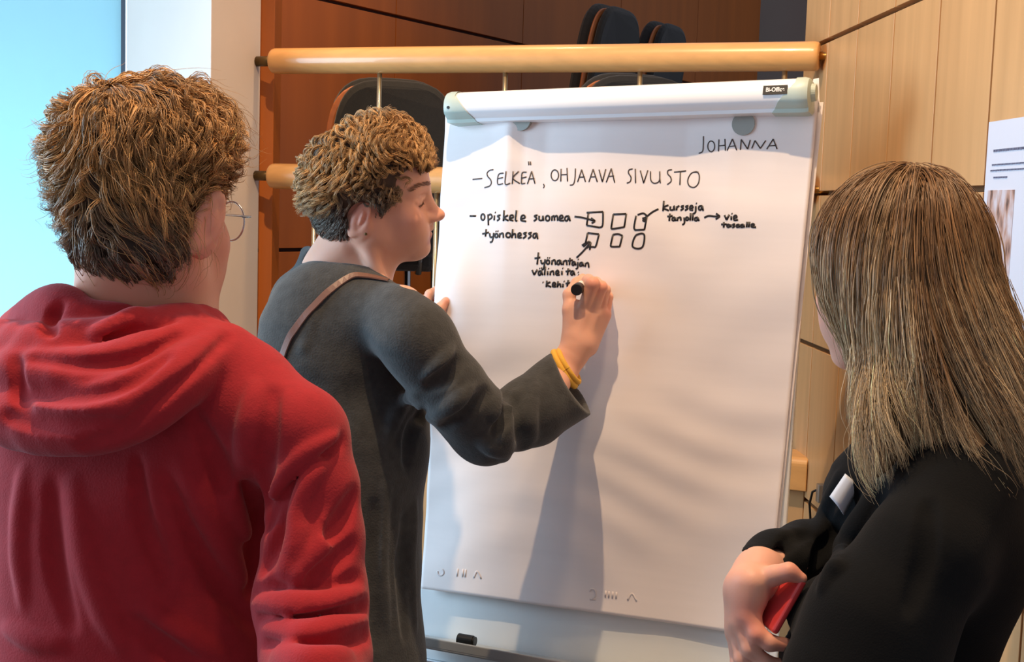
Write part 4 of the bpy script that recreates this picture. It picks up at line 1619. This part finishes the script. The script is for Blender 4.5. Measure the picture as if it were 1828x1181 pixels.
    G = ride(v, r, flow, 22, ln / 21, np.full(n, .001), .004 + .010 * topness, .5)
    G = curl(G, (.0010 + .0074 * topness) * RNG.uniform(.6, 1.3, n), .5 + 1.7 * topness * RNG.uniform(.6, 1.4, n), RNG.uniform(0, 6.28, n), .2)
    per = 10
    X = locks(G, r, per, .0013, .5)
    tn = np.repeat(topness, per)
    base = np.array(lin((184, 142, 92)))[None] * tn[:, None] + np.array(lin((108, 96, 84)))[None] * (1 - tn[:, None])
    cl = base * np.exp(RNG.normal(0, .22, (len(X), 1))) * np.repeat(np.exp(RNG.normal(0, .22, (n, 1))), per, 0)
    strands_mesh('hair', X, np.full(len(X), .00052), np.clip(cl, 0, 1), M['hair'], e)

    # shoulder bag: only the strap shows, the bag itself hangs at the far hip
    pts = [(693, 503), (677, 499), (650, 494), (626, 495), (588, 520), (560, 548), (546, 563), (527, 588), (516, 606), (503, 644), (492, 700), (486, 780), (490, 880), (500, 980)]
    bag_c = P(505, 1130, 2.10)
    bag = empty('shoulder_bag', bag_c, 'thin brown leather strap of a bag crossing the back of the wool tunic', 'bag')
    V_, N_ = [], []
    for x, y_ in pts:
        p = t.hit(x, y_)
        V_.append(p)
    V_ = np.array(V_)
    N_ = t.grad(V_)
    V_ = V_ + N_ * .0028
    V_ = np.vstack([V_, bag_c + np.array([-.0, -.0, .12])])
    N_ = np.vstack([N_, N_[-1]])
    A, _ = spline(V_, np.ones(len(V_)), 4)
    B, _ = spline(N_, np.ones(len(N_)), 4)
    g = MB()
    m = len(A)
    rows = []
    for i in range(m):
        tt = nrm(A[min(i + 1, m - 1)] - A[max(i - 1, 0)])
        nn = nrm(B[i])
        sd = nrm(np.cross(tt, nn))
        rows += [A[i] + sd * .0060 + nn * .0, A[i] + sd * .0050 + nn * .0018, A[i] - sd * .0050 + nn * .0018, A[i] - sd * .0060]
    g.add(rows, [(i * 4 + j, i * 4 + (j + 1) % 4, i * 4 + 4 + (j + 1) % 4, i * 4 + 4 + j) for i in range(m - 1) for j in range(4)])
    g.build('strap', M['leather'], bag, smooth=False)
    MB().box(bag_c + np.array([-.045, -.02, 0]), (1, 0, 0), (0, 1, 0), Z, .03, .09, .12).build('pouch', M['leather'], bag, bevel=.02, seg=4)

    # marker pen
    m0, m1 = Q(1029, 517, .118), Q(1048, 503, .004)
    md = nrm(m1 - m0)
    mk = empty('marker_pen', m0, 'marker pen with black end cap held in the writing hand', 'marker')
    MB().tube([m0 + md * .026, m0 + md * .10], [.0092, .0092], 24).build('barrel', M['barrel'], mk, smooth=True)
    MB().tube([m0, m0 + md * .002, m0 + md * .026], [.0096, .0104, .0104], 28).build('end_cap', M['black'], mk, smooth=False, bevel=.0006)
    MB().tube([m0 + md * .10, m0 + md * .110, m1], [.0070, .0050, .0016], 16).build('nib', M['black'], mk, smooth=True)


M['hair_base'] = mat('hair_underlayer', (74, 54, 38), 0.7, var=0.2, scale=(150, 150, 60))

# ------------------------------------------------------------------ the person in the red hoodie
def hoodie_person():
    base = P(225, 900, 1.44)
    e = empty('person', (base[0], base[1], 0), 'person in a red hooded sweatshirt with tousled brown hair and wire glasses, seen from behind', 'person')
    th = math.radians(25)
    h = Frame(P(262, 380, 1.42), (math.sin(th), math.cos(th), 0), pitch=math.radians(-2), s=1.0, w=.90)
    b = Body()
    add_head(b, h, ears=(1,), eo=.012)
    b.rc(h(-.030, 0, -.040), P(248, 560, 1.44), .056, .064, .03)
    b.rc(h(.02, 0, -.075), P(285, 575, 1.47), .045, .052, .03)
    ch(b, [(250, 590, 1.46, 100), (235, 680, 1.47, 150)], .05)
    ch(b, [(300, 640, 1.44, 70), (520, 760, 1.35, 60)], .05)
    ch(b, [(200, 620, 1.48, 70), (-40, 720, 1.56, 60)], .05)
    inner_body(b, P(240, 600, 1.47), .86, math.radians(-25), .15, .09)
    for sd in ((545, 790, 1.34), (-60, 770, 1.57)):
        q0 = P(*sd)
        dx = np.array([.0, 0, 0])
        el_ = q0 + np.array([.01 if sd[0] > 0 else -.02, .0, -.27])
        wr = el_ + np.array([.05 if sd[0] > 0 else .10, .20, -.10])
        b.chain([(q0, .045), (el_, .038), (wr, .028)], .02)
        b.chain([(wr, .028), (wr + np.array([.02, .06, -.03]), .030), (wr + np.array([.03, .09, -.05]), .022)], .02)
        for k in range(4):
            a = wr + np.array([.012 + .016 * k, .085 - .004 * k, -.045 - .002 * k])
            b.chain([(a, .0088), (a + np.array([.008, .035, -.022]), .0082), (a + np.array([.006, .045, -.050]), .0072)], .005)
        a = wr + np.array([-.008, .035, -.02])
        b.chain([(a, .0115), (a + np.array([-.018, .035, -.012]), .0098), (a + np.array([-.012, .062, -.022]), .008)], .008)
    grow('body', b, .0035, M['skin'], e, 2, skin_tone(h, (222, 160, 132)))

    t = Body()
    secs = [(228, 640, 1.47, 165, 110), (215, 730, 1.46, 262, 160), (216, 850, 1.45, 278, 185), (226, 1000, 1.45, 284, 190), (232, 1181, 1.45, 292, 200), (212, 1400, 1.45, 276, 205), (212, 1700, 1.45, 262, 195), (212, 1760, 1.45, 258, 190)]
    t.loft([px_section(*q) for q in secs], math.radians(-14), .04)
    ch(t, [(290, 640, 1.44, 92), (430, 700, 1.37, 92), (530, 768, 1.33, 84)], .06)
    ch(t, [(180, 640, 1.48, 92), (-60, 730, 1.57, 84)], .06)
    E_(t, 385, 800, 1.40, 120, 130, 110, .08)
    # sleeves
    arm = [(535, 778, 1.33, 82), (556, 870, 1.325, 80), (558, 960, 1.32, 88), (556, 1070, 1.31, 100), (566, 1170, 1.28, 96), (566, 1260, 1.20, 84), (540, 1330, 1.10, 72)]
    ch(t, arm, .022)
    ch(t, [(-60, 760, 1.57, 80), (-95, 900, 1.57, 82), (-95, 1080, 1.56, 92), (-60, 1240, 1.45, 82), (-20, 1310, 1.33, 72)], .03)
    # hood: bag hanging on the back, rolls round the neck
    hood = [
        ([(398, 612, 1.36, 30), (330, 668, 1.30, 44), (225, 728, 1.27, 58), (110, 752, 1.285, 58), (0, 735, 1.33, 56), (-90, 680, 1.42, 46)], .030),
        ([(350, 590, 1.37, 36), (270, 640, 1.31, 44), (160, 672, 1.29, 44), (40, 668, 1.32, 46), (-60, 640, 1.40, 40)], .018),
        ([(352, 566, 1.40, 30), (270, 590, 1.345, 34), (170, 612, 1.325, 34), (70, 620, 1.335, 40), (-20, 610, 1.39, 36)], .016),
        ([(300, 556, 1.40, 16), (220, 568, 1.365, 22), (150, 572, 1.355, 28), (105, 556, 1.38, 42), (60, 575, 1.42, 36), (20, 600, 1.46, 34)], .016),
        ([(388, 590, 1.40, 26), (366, 566, 1.44, 22), (345, 552, 1.475, 18), (320, 560, 1.53, 16)], .02),
    ]
    for lst, k in hood:
        t.chain([W(*q) for q in lst], k, 1, None, 3)
    t.rc(P(258, 600, 1.44), P(264, 470, 1.42), R_(92, 1.44), R_(112, 1.42), .016, -1)
    folds = [
        # hood seams and creases
        ([(405, 602), (340, 665), (270, 722), (215, 768), (150, 795)], 7, -1), ([(205, 752), (140, 760), (60, 752), (10, 740)], 9, -1),
        ([(300, 640), (220, 690), (120, 706), (40, 700)], 8, -1), ([(320, 602), (240, 640), (150, 650), (50, 640)], 8, -1),
        ([(245, 558), (205, 585), (172, 600)], 5, 1), ([(310, 575), (250, 592), (180, 606)], 6, -1), ([(30, 640), (32, 690), (45, 735)], 4, -1),
        ([(110, 545), (90, 580), (95, 598)], 6, -1),
        # armhole seam and folds of the back
        ([(612, 786), (560, 815), (520, 850), (490, 895), (474, 940)], 5, -1), ([(604, 776), (552, 806), (512, 842), (482, 888)], 6, 1),
        ([(465, 910), (455, 960), (452, 1010), (448, 1060)], 13, -1), ([(425, 860), (445, 905), (465, 945)], 11, -1), ([(405, 850), (418, 905), (445, 960)], 11, 1),
        ([(488, 700), (478, 770), (470, 850), (474, 900)], 10, -1), ([(455, 690), (440, 780), (430, 850)], 12, 1),
        ([(350, 740), (380, 810), (400, 870)], 13, -.55), ([(300, 850), (350, 960), (400, 1050), (450, 1120)], 14, -.55), ([(330, 830), (390, 950), (440, 1040)], 14, 1),
        ([(130, 860), (150, 980), (185, 1090), (220, 1160)], 16, .55), ([(95, 860), (100, 1000), (130, 1120)], 15, -.55), ([(40, 840), (30, 960), (40, 1080)], 14, .55), ([(260, 1080), (320, 1130), (400, 1170)], 13, .55),
        ([(230, 1100), (300, 1160), (350, 1190)], 12, -.55), ([(10, 1120), (60, 1140), (110, 1150)], 10, 1), ([(250, 820), (260, 930), (300, 1040)], 14, -.55),
        # sleeve wrinkles
        ([(452, 1060), (500, 1050), (560, 1052), (640, 1030)], 12, -1), ([(458, 1078), (520, 1082), (580, 1080), (650, 1058)], 11, 1), ([(470, 1102), (530, 1110), (600, 1100), (655, 1080)], 9, -1),
        ([(475, 1122), (540, 1134), (600, 1122), (655, 1106)], 10, 1), ([(480, 1146), (545, 1156), (610, 1146), (660, 1130)], 9, -1), ([(500, 1170), (560, 1178), (620, 1168)], 9, 1),
        ([(510, 890), (500, 960), (470, 1020)], 9, -1), ([(525, 900), (530, 960), (510, 1020)], 10, 1), ([(600, 920), (570, 980), (530, 1030)], 9, 1), ([(630, 970), (590, 1010), (550, 1036)], 8, -1),
        ([(632, 880), (610, 930), (590, 960)], 8, -1), ([(575, 830), (545, 870), (528, 930)], 8, 1),
    ]
    creases(t, folds, .014)
    w1, w2 = wavy(21, 14, 14, 40), wavy(22, 16, 40, 120)
    t.disp = lambda x: w1(x) * .0022 + w2(x) * .0005
    t.cut((0, 0, .82), (0, 0, -1), (base[0], base[1], .78), .35)
    grow('hoodie', t, .0042, M['red'], e, 1)
    legs(e, P(215, 1400, 1.46), .86, math.radians(-25), .09)

    # glasses
    g = empty_child('eyeglasses', e)
    for q in (1, -1):
        c = h(.103, .036 * q, -.004)
        a1, a2 = nrm(h.S * q * .96 - h.F * .2), h.U
        ring = [c + .0225 * (math.cos(a) * a1 + math.sin(a) * a2) for a in np.linspace(0, 2 * math.pi, 41)]
        MB().tube(ring, .0011, 8, cap=False).build('rim', M['wire'], g, smooth=True)
        MB().add([c + .0222 * (math.cos(a) * a1 + math.sin(a) * a2) for a in np.linspace(0, 2 * math.pi, 32, endpoint=False)], [tuple(range(32))]).build('lens', M['lens'], g)
        MB().tube([h(.098, .056 * q, .001), h(.094, .070 * q, .002), h(.05, .074 * q, .002), h(.005, .080 * q, .003), h(-.012, .083 * q, -.004), h(-.022, .080 * q, -.02)], .0011, 8).build('temple', M['wire'], g, smooth=True)
    MB().tube([h(.108, .012, .003), h(.112, 0, .006), h(.108, -.012, .003)], .0010, 8).build('bridge', M['wire'], g, smooth=True)

    # hair
    v = Body()
    o, ax = h, (h.F, h.S, h.U)
    E_(v, 254, 258, 1.42, 132, 105, 150, .04)
    E_(v, 200, 275, 1.40, 84, 98, 110, .04)
    E_(v, 326, 262, 1.42, 58, 90, 100, .04)
    E_(v, 229, 380, 1.385, 113, 100, 105, .04)
    E_(v, 286, 385, 1.41, 54, 80, 90, .03)
    E_(v, 245, 450, 1.375, 98, 46, 74, .03)
    E_(v, 402, 410, 1.39, 52, 66, 130, .012, -1)
    v.el(o(.14, 0, -.02), np.array((.07, .15, .07)) * o.s, ax, .02, -1)
    under = (80, 62, 46)
    ww = wavy(19, 18, 45, 160)
    v.disp = lambda x: .006 + ww(x) * .0030
    grow('hair_base', v, .004, M['hair_base'], e, 1)
    v.disp = None

    def okk(x):
        q = (x - o.o) @ np.array(ax).T / o.s
        return (q[:, 2] > -.115) & ~((q[:, 0] > .07) & (q[:, 2] < .05)) & ~((q[:, 1] > .045) & (q[:, 0] > -.035) & (q[:, 2] < .022))
    n = 1150
    r = scalp(v, n, okk)
    L = (r - o.o) @ np.array(ax).T / o.s
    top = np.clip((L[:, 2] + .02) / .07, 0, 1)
    nz3 = [wavy(60 + i, 10, 16, 48) for i in range(3)]

    def flow(x, t, g):
        q = (x - o(-.06, .0, .13))
        rad = q - g * (q * g).sum(1)[:, None]
        rad /= np.linalg.norm(rad, axis=1, keepdims=True) + 1e-6
        nz = np.stack([f(x) for f in nz3], 1)
        tp = np.clip(((x - o.o) @ o.U + .02) / .07, 0, 1)
        return rad * .75 + np.array([0, 0, -.45]) + nz * .75 + g * .25 * tp[:, None]
    ln = (.044 + .040 * top) * RNG.uniform(.7, 1.3, n)
    ln = np.where((L[:, 1] > .025) & (L[:, 0] > -.06) & (L[:, 2] < .085), ln * .5, ln)
    G = ride(v, r, flow, 18, ln / 17, np.full(n, .001), .003 + .009 * top, .45)
    G = curl(G, (.0025 + .0060 * top) * RNG.uniform(.5, 1.5, n), .6 + 1.1 * RNG.uniform(.3, 1.4, n), RNG.uniform(0, 6.28, n), .5)
    per = 12
    X = locks(G, r, per, .0021, .5, .0007)
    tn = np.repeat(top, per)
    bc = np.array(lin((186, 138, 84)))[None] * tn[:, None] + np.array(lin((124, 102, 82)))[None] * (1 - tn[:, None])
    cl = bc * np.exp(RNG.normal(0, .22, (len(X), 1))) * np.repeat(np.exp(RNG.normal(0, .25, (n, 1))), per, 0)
    # loose single hairs
    r2 = scalp(v, 420, okk)
    t2 = np.clip(((r2 - o.o) @ o.U + .02) / .08, 0.1, 1)
    G2 = ride(v, r2, flow, 18, .0050 * RNG.uniform(.7, 1.5, len(r2)), np.full(len(r2), .004), .010 + .022 * t2, .35)
    G2 = curl(G2, .007 * RNG.uniform(.4, 1.5, len(r2)), 1.2 * RNG.uniform(.3, 1.5, len(r2)), RNG.uniform(0, 6.28, len(r2)))
    X = np.vstack([X, G2])
    cl = np.vstack([cl, np.tile(lin((186, 140, 88)), (len(G2), 1))])
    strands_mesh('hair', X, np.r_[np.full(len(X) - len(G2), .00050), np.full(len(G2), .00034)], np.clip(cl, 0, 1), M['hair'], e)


def empty_child(name, e):
    o = bpy.data.objects.new(name, None)
    COL.objects.link(o)
    o.parent = e
    o.empty_display_size = .02
    return o


# ------------------------------------------------------------------ the blonde woman in black
def listener():
    base = P(1640, 1000, 1.52)
    e = empty('person', (base[0], base[1], 0), 'person with long blonde hair and black top, arms folded, holding a red phone', 'person')
    h = Frame(P(1600, 488, 1.55), (-.62, .78, 0), pitch=math.radians(-6), s=.95)
    b = Body()
    add_head(b, h, ears=())
    b.rc(h(-.02, 0, -.06), P(1640, 760, 1.55), .050, .056, .03)
    ch(b, [(1645, 790, 1.57, 66), (1648, 900, 1.56, 95)], .05)
    ch(b, [(1655, 855, 1.53, 40), (1690, 910, 1.42, 50), (1560, 1150, 1.36, 50)], .05)
    ch(b, [(1610, 860, 1.60, 42), (1545, 930, 1.66, 42), (1500, 1050, 1.66, 44)], .04)
    inner_body(b, P(1645, 780, 1.56), .82, math.radians(55), .12, .09)
    ch(b, [(1500, 1050, 1.66, 42), (1440, 1010, 1.60, 44), (1355, 1026, 1.50, 40)], .02)
    D = 1.46
    # wrist, back of the hand
    ch(b, [(1356, 1018, 1.50, 38), (1333, 1052, 1.475, 40)], .02, flat=(nrm(np.array([.6, .8, 0])), .8))
    for q in ([(1345, 1040, D, 24), (1338, 1098, D, 19)], [(1334, 1042, D + .012, 25), (1324, 1110, D + .010, 19)], [(1326, 1048, D + .024, 25), (1316, 1120, D + .022, 18)], [(1322, 1056, D + .034, 24), (1312, 1128, D + .034, 17)]):
        ch(b, q, .014)
    # index finger under the phone, the others folded below
    fingers = [
        [(1338, 1096, D, 18.5), (1352, 1132, D - .012, 16), (1374, 1147, D - .016, 14.5), (1402, 1150, D - .012, 12.5)],
        [(1324, 1108, D + .010, 18), (1340, 1158, D - .004, 15.5), (1366, 1182, D - .008, 14), (1400, 1190, D - .006, 13)],
        [(1316, 1118, D + .022, 17), (1326, 1176, D + .008, 15), (1350, 1208, D + .002, 13.5), (1385, 1220, D + .004, 12)],
        [(1312, 1126, D + .034, 16), (1318, 1186, D + .022, 13.5), (1338, 1222, D + .016, 12), (1366, 1238, D + .016, 10.5)],
    ]
    for f in fingers:
        ch(b, f, .0045)
    # thumb over the top edge of the phone
    ch(b, [(1352, 1036, D + .01, 20), (1384, 1026, D - .004, 16.5), (1408, 1020, D - .012, 15), (1430, 1032, D - .014, 11)], .007)
    # the other hand, tucked under the arm
    ch(b, [(1560, 1150, 1.36, 44), (1450, 1210, 1.44, 38), (1400, 1215, 1.52, 34)], .02)
    knuck = [(P(1338, 1096, D - .02), .02), (P(1352, 1132, D - .03), .016), (P(1402, 1150, D - .02), .014), (P(1420, 1026, D - .02), .018), (P(1330, 1110, D - .02), .02)]
    grow('body', b, .0022, M['skin'], e, 2, skin_tone(h, (224, 166, 142), [(p, r, .6) for p, r in knuck]))

    t = Body()
    secs = [(1650, 800, 1.56, 84, 90), (1650, 850, 1.56, 140, 120), (1652, 940, 1.56, 158, 150), (1648, 1040, 1.56, 155, 165), (1632, 1181, 1.56, 128, 165), (1630, 1300, 1.56, 130, 170), (1632, 1500, 1.56, 150, 190), (1632, 1640, 1.56, 152, 195)]
    t.loft([px_section(*q) for q in secs], 0, .04)
    ch(t, [(1560, 830, 1.58, 46), (1530, 880, 1.62, 50), (1510, 1000, 1.64, 60)], .05)
    # near shoulder and upper arm, elbow below the frame, forearm back towards the other hand
    ch(t, [(1650, 800, 1.52, 62), (1700, 850, 1.44, 78)], .05)
    ch(t, [(1715, 862, 1.42, 84), (1650, 990, 1.38, 108), (1570, 1110, 1.375, 132), (1530, 1210, 1.37, 128)], .05)
    E_(t, 1725, 990, 1.46, 108, 130, 110, .06)
    ch(t, [(1570, 1215, 1.35, 92), (1490, 1250, 1.42, 66), (1430, 1250, 1.50, 52)], .04)
    E_(t, 1500, 1135, 1.47, 108, 115, 80, .05)
    # far forearm with its cuff
    cufa, cufb = P(1440, 996, 1.60), P(1352, 1020, 1.505)
    ch(t, [(1520, 1040, 1.67, 62), (1440, 990, 1.60, 58), (1384, 1004, 1.54, 54), (1330, 1036, 1.49, 52)], .02)
    cax = nrm(VIEW[0] * -.76 + VIEW[1] * -.65 - VIEW[2] * .25)
    cc = P(1345, 1018, 1.50)
    t.cut(cc, cax, P(1320, 1046, 1.48), .085, .004)
    t.rc(P(1372, 1006, 1.525), P(1315, 1050, 1.47), R_(36, 1.52), R_(46, 1.47), .005, -1)
    # neckline
    t.rc(P(1645, 786, 1.56), P(1630, 640, 1.55), R_(64, 1.55), R_(90, 1.55), .012, -1)
    folds = [([(1534, 874), (1500, 930), (1465, 985), (1446, 1020)], 9, -1), ([(1560, 880), (1525, 940), (1490, 1000), (1465, 1050)], 14, 1),
             ([(1440, 952), (1415, 962), (1392, 985)], 6, -1),
             ([(1500, 850), (1478, 900), (1462, 950)], 9, 1), ([(1660, 900), (1650, 1000), (1622, 1090)], 10, -1)]
    creases(t, folds, .014)
    w1 = wavy(31, 14, 22, 80)
    t.disp = lambda x: w1(x) * .0012
    grow('black_top', t, .004, M['blackknit'], e, 1)
    legs(e, P(1632, 1500, 1.56), .80, math.radians(50), .085, 'blackknit')

    # hair volume: cap, back curtain, front lock
    v = Body()
    E_(v, 1602, 436, 1.55, 126, 124, 140, .05)
    E_(v, 1652, 452, 1.53, 84, 112, 112, .05)
    E_(v, 1582, 470, 1.535, 84, 110, 100, .05)
    lst = [[(1676, 490, 1.50, 80), (1714, 600, 1.475, 84), (1746, 720, 1.46, 82), (1785, 830, 1.445, 62), (1830, 930, 1.43, 26)],
           [(1630, 520, 1.48, 84), (1660, 640, 1.455, 86), (1690, 740, 1.43, 66), (1730, 820, 1.40, 40), (1790, 880, 1.38, 18)],
           [(1594, 520, 1.50, 80), (1600, 640, 1.47, 58), (1592, 740, 1.44, 52), (1580, 810, 1.42, 34), (1562, 862, 1.405, 10)],
           [(1568, 460, 1.52, 64), (1590, 600, 1.505, 44), (1582, 720, 1.47, 36)]]
    for q in lst:
        v.chain([W(*a) for a in q], .04, 1, None, 3)
    # face opening
    v.el(h(.125, .03, -.045), (.085, .10, .085), (h.F, h.S, h.U), .02, -1)
    ww = wavy(33, 12, 40, 120)
    core = Body()
    core.p = list(v.p)
    core.disp = lambda x: .008 + ww(x) * .002
    me_o = grow('hair_base', core, .005, M['hair_base_blonde'], e, 1)
    crown = P(1625, 322, 1.55)

    def okk(x):
        q = (x - h.o) @ np.array((h.F, h.S, h.U)).T
        return (q[:, 2] > -.03)
    n = 520
    r = scalp(v, n, okk)
    rc_ = scalp(v, 60, lambda x: np.linalg.norm(x - crown, axis=1) < .03)
    r[:60] = rc_
    nz3 = [wavy(70 + i, 8, 8, 26) for i in range(3)]

    def flow(x, t, g):
        q = x - crown
        rad = q - g * (q * g).sum(1)[:, None]
        rad /= np.linalg.norm(rad, axis=1, keepdims=True) + 1e-6
        dz = np.clip((crown[2] - x[:, 2]) / .12, 0, 1)[:, None]
        ppx = (x - CO) @ CR[:, 0] / -((x - CO) @ CR[:, 2]) * FPX + IW / 2
        lean = np.interp(ppx, [1470, 1540, 1600, 1680, 1760, 1830], [.16, .02, .10, .28, .36, .38])
        down = np.stack([lean, np.zeros(len(x)), -np.ones(len(x))], 1)
        nz = np.stack([f(x) for f in nz3], 1) * (.12 + .14 * t)
        rad = rad + 2.2 * np.exp(-np.linalg.norm(q, axis=1) / .012)[:, None] * np.stack([np.sin(x[:, 0] * 4e3), np.cos(x[:, 1] * 5e3), 0 * x[:, 0]], 1)
        return rad * (1 - dz) * .9 + down * (.25 + .75 * dz) + nz
    m = 44
    ln = np.clip((r[:, 2] - (P(1600, 845, 1.45)[2])) * RNG.uniform(.92, 1.12, n) + .02, .1, .6)
    G = ride(v, r, flow, m, ln / (m - 1), np.full(n, .0), RNG.uniform(-.004, .006, n), .55, .7)
    # uneven ends: shorter over the near shoulder, longer in front and down the back
    for i in range(n):
        q = G[i] - CO
        dz_ = -(q @ CR[:, 2])
        px_, py_ = IW / 2 + FPX * (q @ CR[:, 0]) / dz_, IH / 2 - FPX * (q @ CR[:, 1]) / dz_
        lim = np.interp(px_, [1535, 1590, 1625, 1700, 1760, 1828], [858, 850, 786, 782, 826, 890]) + RNG.normal(0, 14)
        k_ = np.argmax(py_ > lim) if (py_ > lim).any() else m - 1
        tq = np.linspace(0, max(k_, 6), m)
        G[i] = np.stack([np.interp(tq, np.arange(m), G[i][:, a_]) for a_ in range(3)], 1)
    per = 17
    G = curl(G, .0075 * RNG.uniform(.1, 1.3, n), RNG.uniform(.25, 1.0, n), RNG.uniform(0, 6.28, n))
    X = locks(G, r, per, .0046, .30, .0020)
    # root-to-end lightening of dyed hair, per lock
    tt = np.linspace(0, 1, m)[None, :, None]
    hz = np.clip((crown[2] - X[:, :, 2:3] - .05) / .26, 0, 1)
    root, end = np.array(lin((122, 88, 56))), np.array(lin((220, 192, 150)))
    lk = np.repeat(np.clip(RNG.normal(0, .36, (n, 1, 1)), -.5, .6), per, 0)
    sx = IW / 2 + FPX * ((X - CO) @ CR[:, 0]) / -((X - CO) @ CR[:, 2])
    low = (.34 * np.exp(-((sx - 1668) / 42) ** 2) - .10 * np.exp(-((sx - 1570) / 40) ** 2))[..., None]  # shaded middle band and daylit front lock painted into the hair colour
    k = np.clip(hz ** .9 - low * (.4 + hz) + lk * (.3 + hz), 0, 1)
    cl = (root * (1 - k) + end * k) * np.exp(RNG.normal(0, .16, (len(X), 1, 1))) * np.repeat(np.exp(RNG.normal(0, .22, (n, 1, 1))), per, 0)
    # loose hairs
    r2 = scalp(v, 420, okk)
    l2 = np.clip(r2[:, 2] - P(1600, 840, 1.45)[2], .1, .5) * RNG.uniform(.5, 1.05, len(r2))
    G2 = ride(v, r2, flow, m, l2 / (m - 1), np.full(len(r2), .003), RNG.uniform(.002, .014, len(r2)), .4, .5)
    G2 = curl(G2, .006 * RNG.uniform(.2, 1.4, len(r2)), RNG.uniform(.3, 1.4, len(r2)), RNG.uniform(0, 6.28, len(r2)))
    k2 = np.clip((crown[2] - G2[:, :, 2:3] - .03) / .28, 0, 1)
    c2 = root * 1.2 * (1 - k2) + end * k2
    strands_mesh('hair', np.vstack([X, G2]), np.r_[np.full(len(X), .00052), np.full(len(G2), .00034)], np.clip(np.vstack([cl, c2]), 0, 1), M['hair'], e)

    # phone in the folded hand
    a, c = P(1436, 1038, D - .020), P(1384, 1130, D - .022)
    ax1 = nrm(c - a)
    ax2 = nrm(np.cross(ax1, np.cross(VIEW[0] * -.22 - VIEW[2] * .97 + VIEW[1] * .05, ax1)))
    ax3 = np.cross(ax1, ax2)
    L_, Wd, Th = np.linalg.norm(c - a) + .002, .135, .0088
    cen = (a + c) / 2 + ax2 * Wd / 2
    ph_ = empty('phone', cen, 'red phone in a glossy case held in the folded hand', 'phone')
    MB().box(cen, ax1, ax2, ax3, L_ / 2, Wd / 2, Th / 2).build('case', M['phone'], ph_, bevel=.0036, seg=4)
    for s_ in (1,):
        MB().box(cen + ax3 * s_ * (Th / 2 + .0002), ax1, ax2, ax3, L_ / 2 - .005, Wd / 2 - .005, .0004).build('screen', M['glassdark'], ph_, bevel=.0002)

    # paper name badge on the chest
    B4 = [(1481, 886), (1509, 845), (1534, 868), (1506, 919)]
    q = [t.hit(x, y_) for x, y_ in B4]
    cb = sum(q) / 4
    nb = nrm(t.grad(cb[None])[0])
    bd = empty('name_badge', cb, 'white paper name label stuck on the black top', 'badge')
    dd_ = float(-CR[:, 2] @ (cb - CO)) - .012
    c4 = [P(x, y_, dd_) for x, y_ in B4]
    vv, ff = [], []
    for i in range(9):
        for j in range(7):
            u_, v_ = i / 8, j / 6
            p = c4[0] * (1 - u_) * (1 - v_) + c4[1] * u_ * (1 - v_) + c4[2] * u_ * v_ + c4[3] * (1 - u_) * v_
            vv.append(p + CR[:, 2] * .006 * math.sin(math.pi * v_))
    for i in range(8):
        for j in range(6):
            k_ = i * 7 + j
            ff.append((k_, k_ + 7, k_ + 8, k_ + 1))
    o_ = MB().add(vv, ff).build('label_card', M['badge'], bd, smooth=True)
    sm_ = o_.modifiers.new('thick', 'SOLIDIFY')
    sm_.thickness = .0008


M['hair_base_blonde'] = mat('blonde_underlayer', (96, 72, 46), 0.7, var=0.2, scale=(150, 150, 20))
writer()
hoodie_person()
listener()
